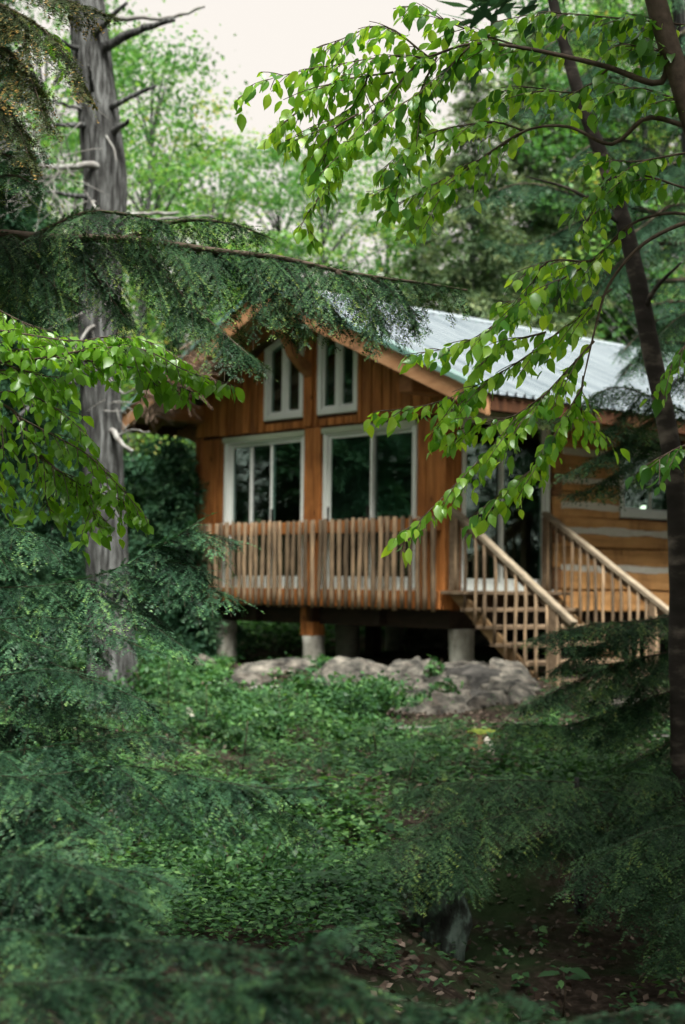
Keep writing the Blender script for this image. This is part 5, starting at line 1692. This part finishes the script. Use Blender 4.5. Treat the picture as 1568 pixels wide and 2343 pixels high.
def build_plants():
    rs = np.random.default_rng(99)
    def frame_pts(n, x0, x1, d0, d1, power=1.0):
        d = d0 + (d1 - d0) * rs.random(n) ** power
        xd = rs.uniform(x0, x1, n)
        x = (xd - CX_D) / F_D * d
        return x, d
    def patch(x, y, s, ph):
        return np.sin(x * s + ph) * np.sin(y * s * .8 + ph * 2) + .5 * np.sin(x * s * 2.3 + y * s * 1.7 + ph)
    VV, FF, TT = [], [], []
    n0 = 0
    def put(x, y, h, size, per):
        nonlocal n0
        P = np.stack([x, y, gz(x, y)], 1)
        V, Fq, t = herb_leaves(P, h, rs, size, per)
        VV.append(V); FF.append(Fq + n0); TT.append(t); n0 += len(V)
    # the green bank in front of the cabin
    x, y = frame_pts(9000, -60, 1640, 8.6, 16.4)
    xd = x / y * F_D + CX_D
    lx = (x - CORNER[0]) * AX[0] + (y - CORNER[1]) * AX[1]; ly = (x - CORNER[0]) * AY[0] + (y - CORNER[1]) * AY[1]
    bare = (xd > 860) & (xd < 1260) & (y > 13.2)                     # bare rocks and soil by the stairs
    bare |= (xd > 540) & (xd < 715) & (y > 15.3)
    bare |= (xd > 1280) & (y > 12.0) & (rs.random(len(x)) < .85)
    keep = (~bare | (rs.random(len(x)) < .04)) & (patch(x, y, 1.3, .7) > -.75 + .4 * rs.random(len(x))) & ~((ly > -.3) & (lx < .3))
    x, y = x[keep], y[keep]
    h = (.08 + .10 * rs.random(len(x)) + .26 * np.clip(patch(x, y, 1.5, 2.1), 0, 1)) * (1 - .45 * sstep(y, 13, 16))
    stx = at(1102, 1700, 12.6); near_st = (np.abs((x / y - stx[0] / stx[1]) * F_D) < 70) & (y > 11.2) & (y < 13.0)
    x, y, h = x[~near_st], y[~near_st], h[~near_st]
    put(x, y, h, .022 + .045 * rs.random(len(x)) ** 2 + .02 * np.clip(patch(x, y, 1.1, 5.), 0, 1), (6, 10))
    # beds left and right of the cabin and on the slope behind it
    x, y = frame_pts(3800, -80, 760, 17.5, 26)
    lx = (x - CORNER[0]) * AX[0] + (y - CORNER[1]) * AX[1]; ly = (x - CORNER[0]) * AY[0] + (y - CORNER[1]) * AY[1]
    xd = x / y * F_D + CX_D
    keep = ~((ly > -.6) & (lx > WL - .3)) & ~((xd > 530) & (xd < 720) & (y < 21) & (rs.random(len(x)) < .9)); x, y = x[keep], y[keep]
    low = np.where((x / y * F_D + CX_D > 360) & (y < 24.5), .3, 1.0)
    put(x, y, (.15 + .35 * rs.random(len(x))) * low, .06 + .05 * rs.random(len(x)), (5, 9))
    x, y = frame_pts(5000, 350, 1000, 26, 44)
    put(x, y, .2 + .8 * rs.random(len(x)) ** 2, .12 + .07 * rs.random(len(x)), (5, 9))
    # near herbs in the lower middle
    x, y = frame_pts(1500, 200, 900, 6.2, 8.8)
    put(x, y, .10 + .18 * rs.random(len(x)), .026 + .02 * rs.random(len(x)), (8, 13))
    x, y = frame_pts(90, 900, 1640, 6.0, 8.6)
    put(x, y, .05 + .08 * rs.random(len(x)), .04 + .02 * rs.random(len(x)), (3, 6))
    V, Fq, t = np.concatenate(VV), np.concatenate(FF), np.concatenate(TT)
    tag(mk('ground_cover', V, Fq, M['herb'], None, False, t, 'stuff'), 'dense green herbs and seedlings covering the bank below the cabin', 'ground cover')

    # dry leaf litter
    x, y = frame_pts(7000, 820, 1640, 5.6, 17.5)
    x2, y2 = frame_pts(3000, 0, 900, 8, 20)
    kp = (y > 8.6) | (rs.random(len(x)) < .45); x, y = x[kp], y[kp]
    x, y = np.concatenate([x, x2]), np.concatenate([y, y2])
    P = np.stack([x, y, gz(x, y) + .02 + .02 * rs.random(len(x))], 1)
    V, Fq = quads_leaf(P, .042, rs, 1.1)
    tag(mk('leaf_litter', V, Fq, M['litter'], None, False, rs.random(len(x)), 'stuff'), 'dry brown fallen leaves scattered over the forest floor', 'leaf litter')

    # fallen sticks
    for k, (xD, d, L, a, lab) in enumerate([(900, 13.4, 1.1, .3, 'long fallen stick on the bare soil below the outcrop'), (1300, 13.0, .9, -.5, 'fallen stick on the litter right of the stump'),
                                          (640, 16.4, 1.0, .7, 'fallen stick across the lower end of the long slab'), (1450, 12.6, 1.2, .15, 'pale fallen stick near the birch')]):
        p = at(xD, 1500, d); z = float(gz(p[0], p[1]))
        rr = random.Random(k); pts = [(math.cos(a) * L * (t - .5) + rr.uniform(-.03, .03), math.sin(a) * L * (t - .5) + rr.uniform(-.03, .03), .035 + rr.uniform(0, .04)) for t in (0, .25, .5, .75, 1)]
        V, Fc = tube(pts, [.016, .015, .013, .010, .005], 6, .15, rr)
        o = mk('fallen_stick', V, Fc, M['dead_wood'], None, True); o.location = (p[0], p[1], z + .03)
        tag(o, lab, 'stick', 'fallen sticks')

    # single shrubs and seedlings
    def shrub(xD, yD, d, w, h, n, lab, mat='herb', size=.055, name='shrub', cat='shrub'):
        p = on_ground(xD, yD, d)
        o = empty(name, p, lab, cat)
        m = MB(); rr = random.Random(int(xD * 7 + yD))
        tips = []
        for k in range(14):
            a = rr.uniform(0, 6.28); r = w * math.sqrt(rr.random()); hh = h * rr.uniform(.55, 1) * (1 - .45 * (r / w) ** 2)
            tip = np.array((r * math.cos(a), r * math.sin(a), hh))
            m.tube(np.array([(0, 0, 0), tip * (.5, .5, .55), tip]), [.008, .006, .003], 4)
            tips.append(tip)
        m.obj('stems', M['twig'], o, False)
        k = rs.integers(0, 14, n)
        tips = np.array(tips)
        f = rs.uniform(.35, 1.05, (n, 1))
        P = tips[k] * f + rs.normal(size=(n, 3)) * np.array((w * .16, w * .16, h * .08))
        P[:, 2] = np.maximum(P[:, 2], .02)
        V, Fq = quads_leaf(P, size, rs, .7)
        mk('foliage', V, Fq, M[mat], o, False, np.clip(rs.normal(.4, .22, n), 0, 1), 'stuff')
    shrub(770, 1640, 15.0, .70, .47, 3600, 'rounded green shrub in front of the middle pier')
    shrub(600, 1650, 14.6, .55, .24, 1500, 'low green shrub below the long pale slab')
    shrub(885, 1620, 15.4, .42, .36, 1500, 'leafy shrub between the rounded shrub and the rock outcrop')
    shrub(470, 1600, 15.6, .55, .28, 1700, 'green shrub left of the long pale slab')
    shrub(330, 1560, 16.0, .6, .40, 1700, 'green shrub at the foot of the big grey trunk')
    shrub(1000, 1530, 17.4, .13, .42, 160, 'thin leafy sprout beside the right concrete pier', size=.075)
    shrub(1030, 1600, 16.6, .22, .28, 160, 'small leafy plant growing on the rocks below the right pier', size=.07)
    shrub(560, 1700, 12.5, .5, .38, 1700, 'bright green herb clump in the middle of the bank')
    shrub(840, 1700, 12.8, .5, .30, 1500, 'low leafy clump right of the bright herb clump')
    shrub(440, 1950, 8.2, .35, .34, 2200, 'leafy clump in the gap between the left hemlock sprays', size=.033)
    shrub(560, 2090, 7.2, .38, .36, 2600, 'leafy green bush at the edge of the dark hollow', size=.033)
    shrub(1330, 1760, 10.5, .6, .22, 1300, 'low green cover behind the hollow at the right')

    # striped maple seedlings with large single leaves
    def seedling(xD, yD, d, h, nl, ll, lab, seed):
        p = on_ground(xD, yD, d)
        o = empty('maple_seedling', p, lab, 'seedling', 'seedlings')
        rr = np.random.default_rng(seed)
        V, Fc = tube(np.array([(0, 0, 0), (.01, 0, h * .5), (0, .01, h)]), [.005, .004, .003], 5)
        mk('stem', V, Fc, M['twig'], o, True)
        me = leaf_proto(900 + seed, M['herb'])[0]
        for k in range(nl):
            a = k * 2.4 + rr.uniform(-.3, .3)
            z = h * (.75 + .25 * (k % 3) / 2)
            dd = unit(np.array((math.cos(a), math.sin(a), rr.uniform(-.25, .15))))
            n = unit(np.array((0, 0, 1.0)) + rr.normal(size=3) * .15); n = unit(n - dd * (n @ dd)); x = np.cross(dd, n)
            L = ll * rr.uniform(.8, 1.2)
            q = dd * .02 + np.array((0, 0, z))
            lf = bpy.data.objects.new('leaf', me); col.objects.link(lf); lf.parent = o
            lf.matrix_local = Matrix(((x[0] * L, dd[0] * L, n[0] * L, q[0]), (x[1] * L, dd[1] * L, n[1] * L, q[1]), (x[2] * L, dd[2] * L, n[2] * L, q[2]), (0, 0, 0, 1)))
    seedling(1290, 2170, 7.0, .22, 6, .10, 'lone seedling with broad pale leaves in the dark hollow', 1)
    seedling(1190, 2210, 6.8, .10, 5, .08, 'small seedling left of the lone broad leaved seedling', 2)
    seedling(940, 1690, 12.4, .14, 5, .13, 'seedling with lime green leaves on the bank left of the stump', 3)
    seedling(990, 1670, 12.8, .16, 5, .12, 'seedling with lime green leaves just left of the stump', 4)
    seedling(480, 1830, 9.0, .30, 7, .11, 'broad leaved seedling between the left hemlock sprays', 5)
    seedling(700, 1640, 13.8, .55, 9, .13, 'tall broad leaved seedling in front of the rounded shrub', 6)
    seedling(740, 2140, 6.9, .22, 7, .09, 'seedling at the left rim of the dark hollow', 7)


build_plants()
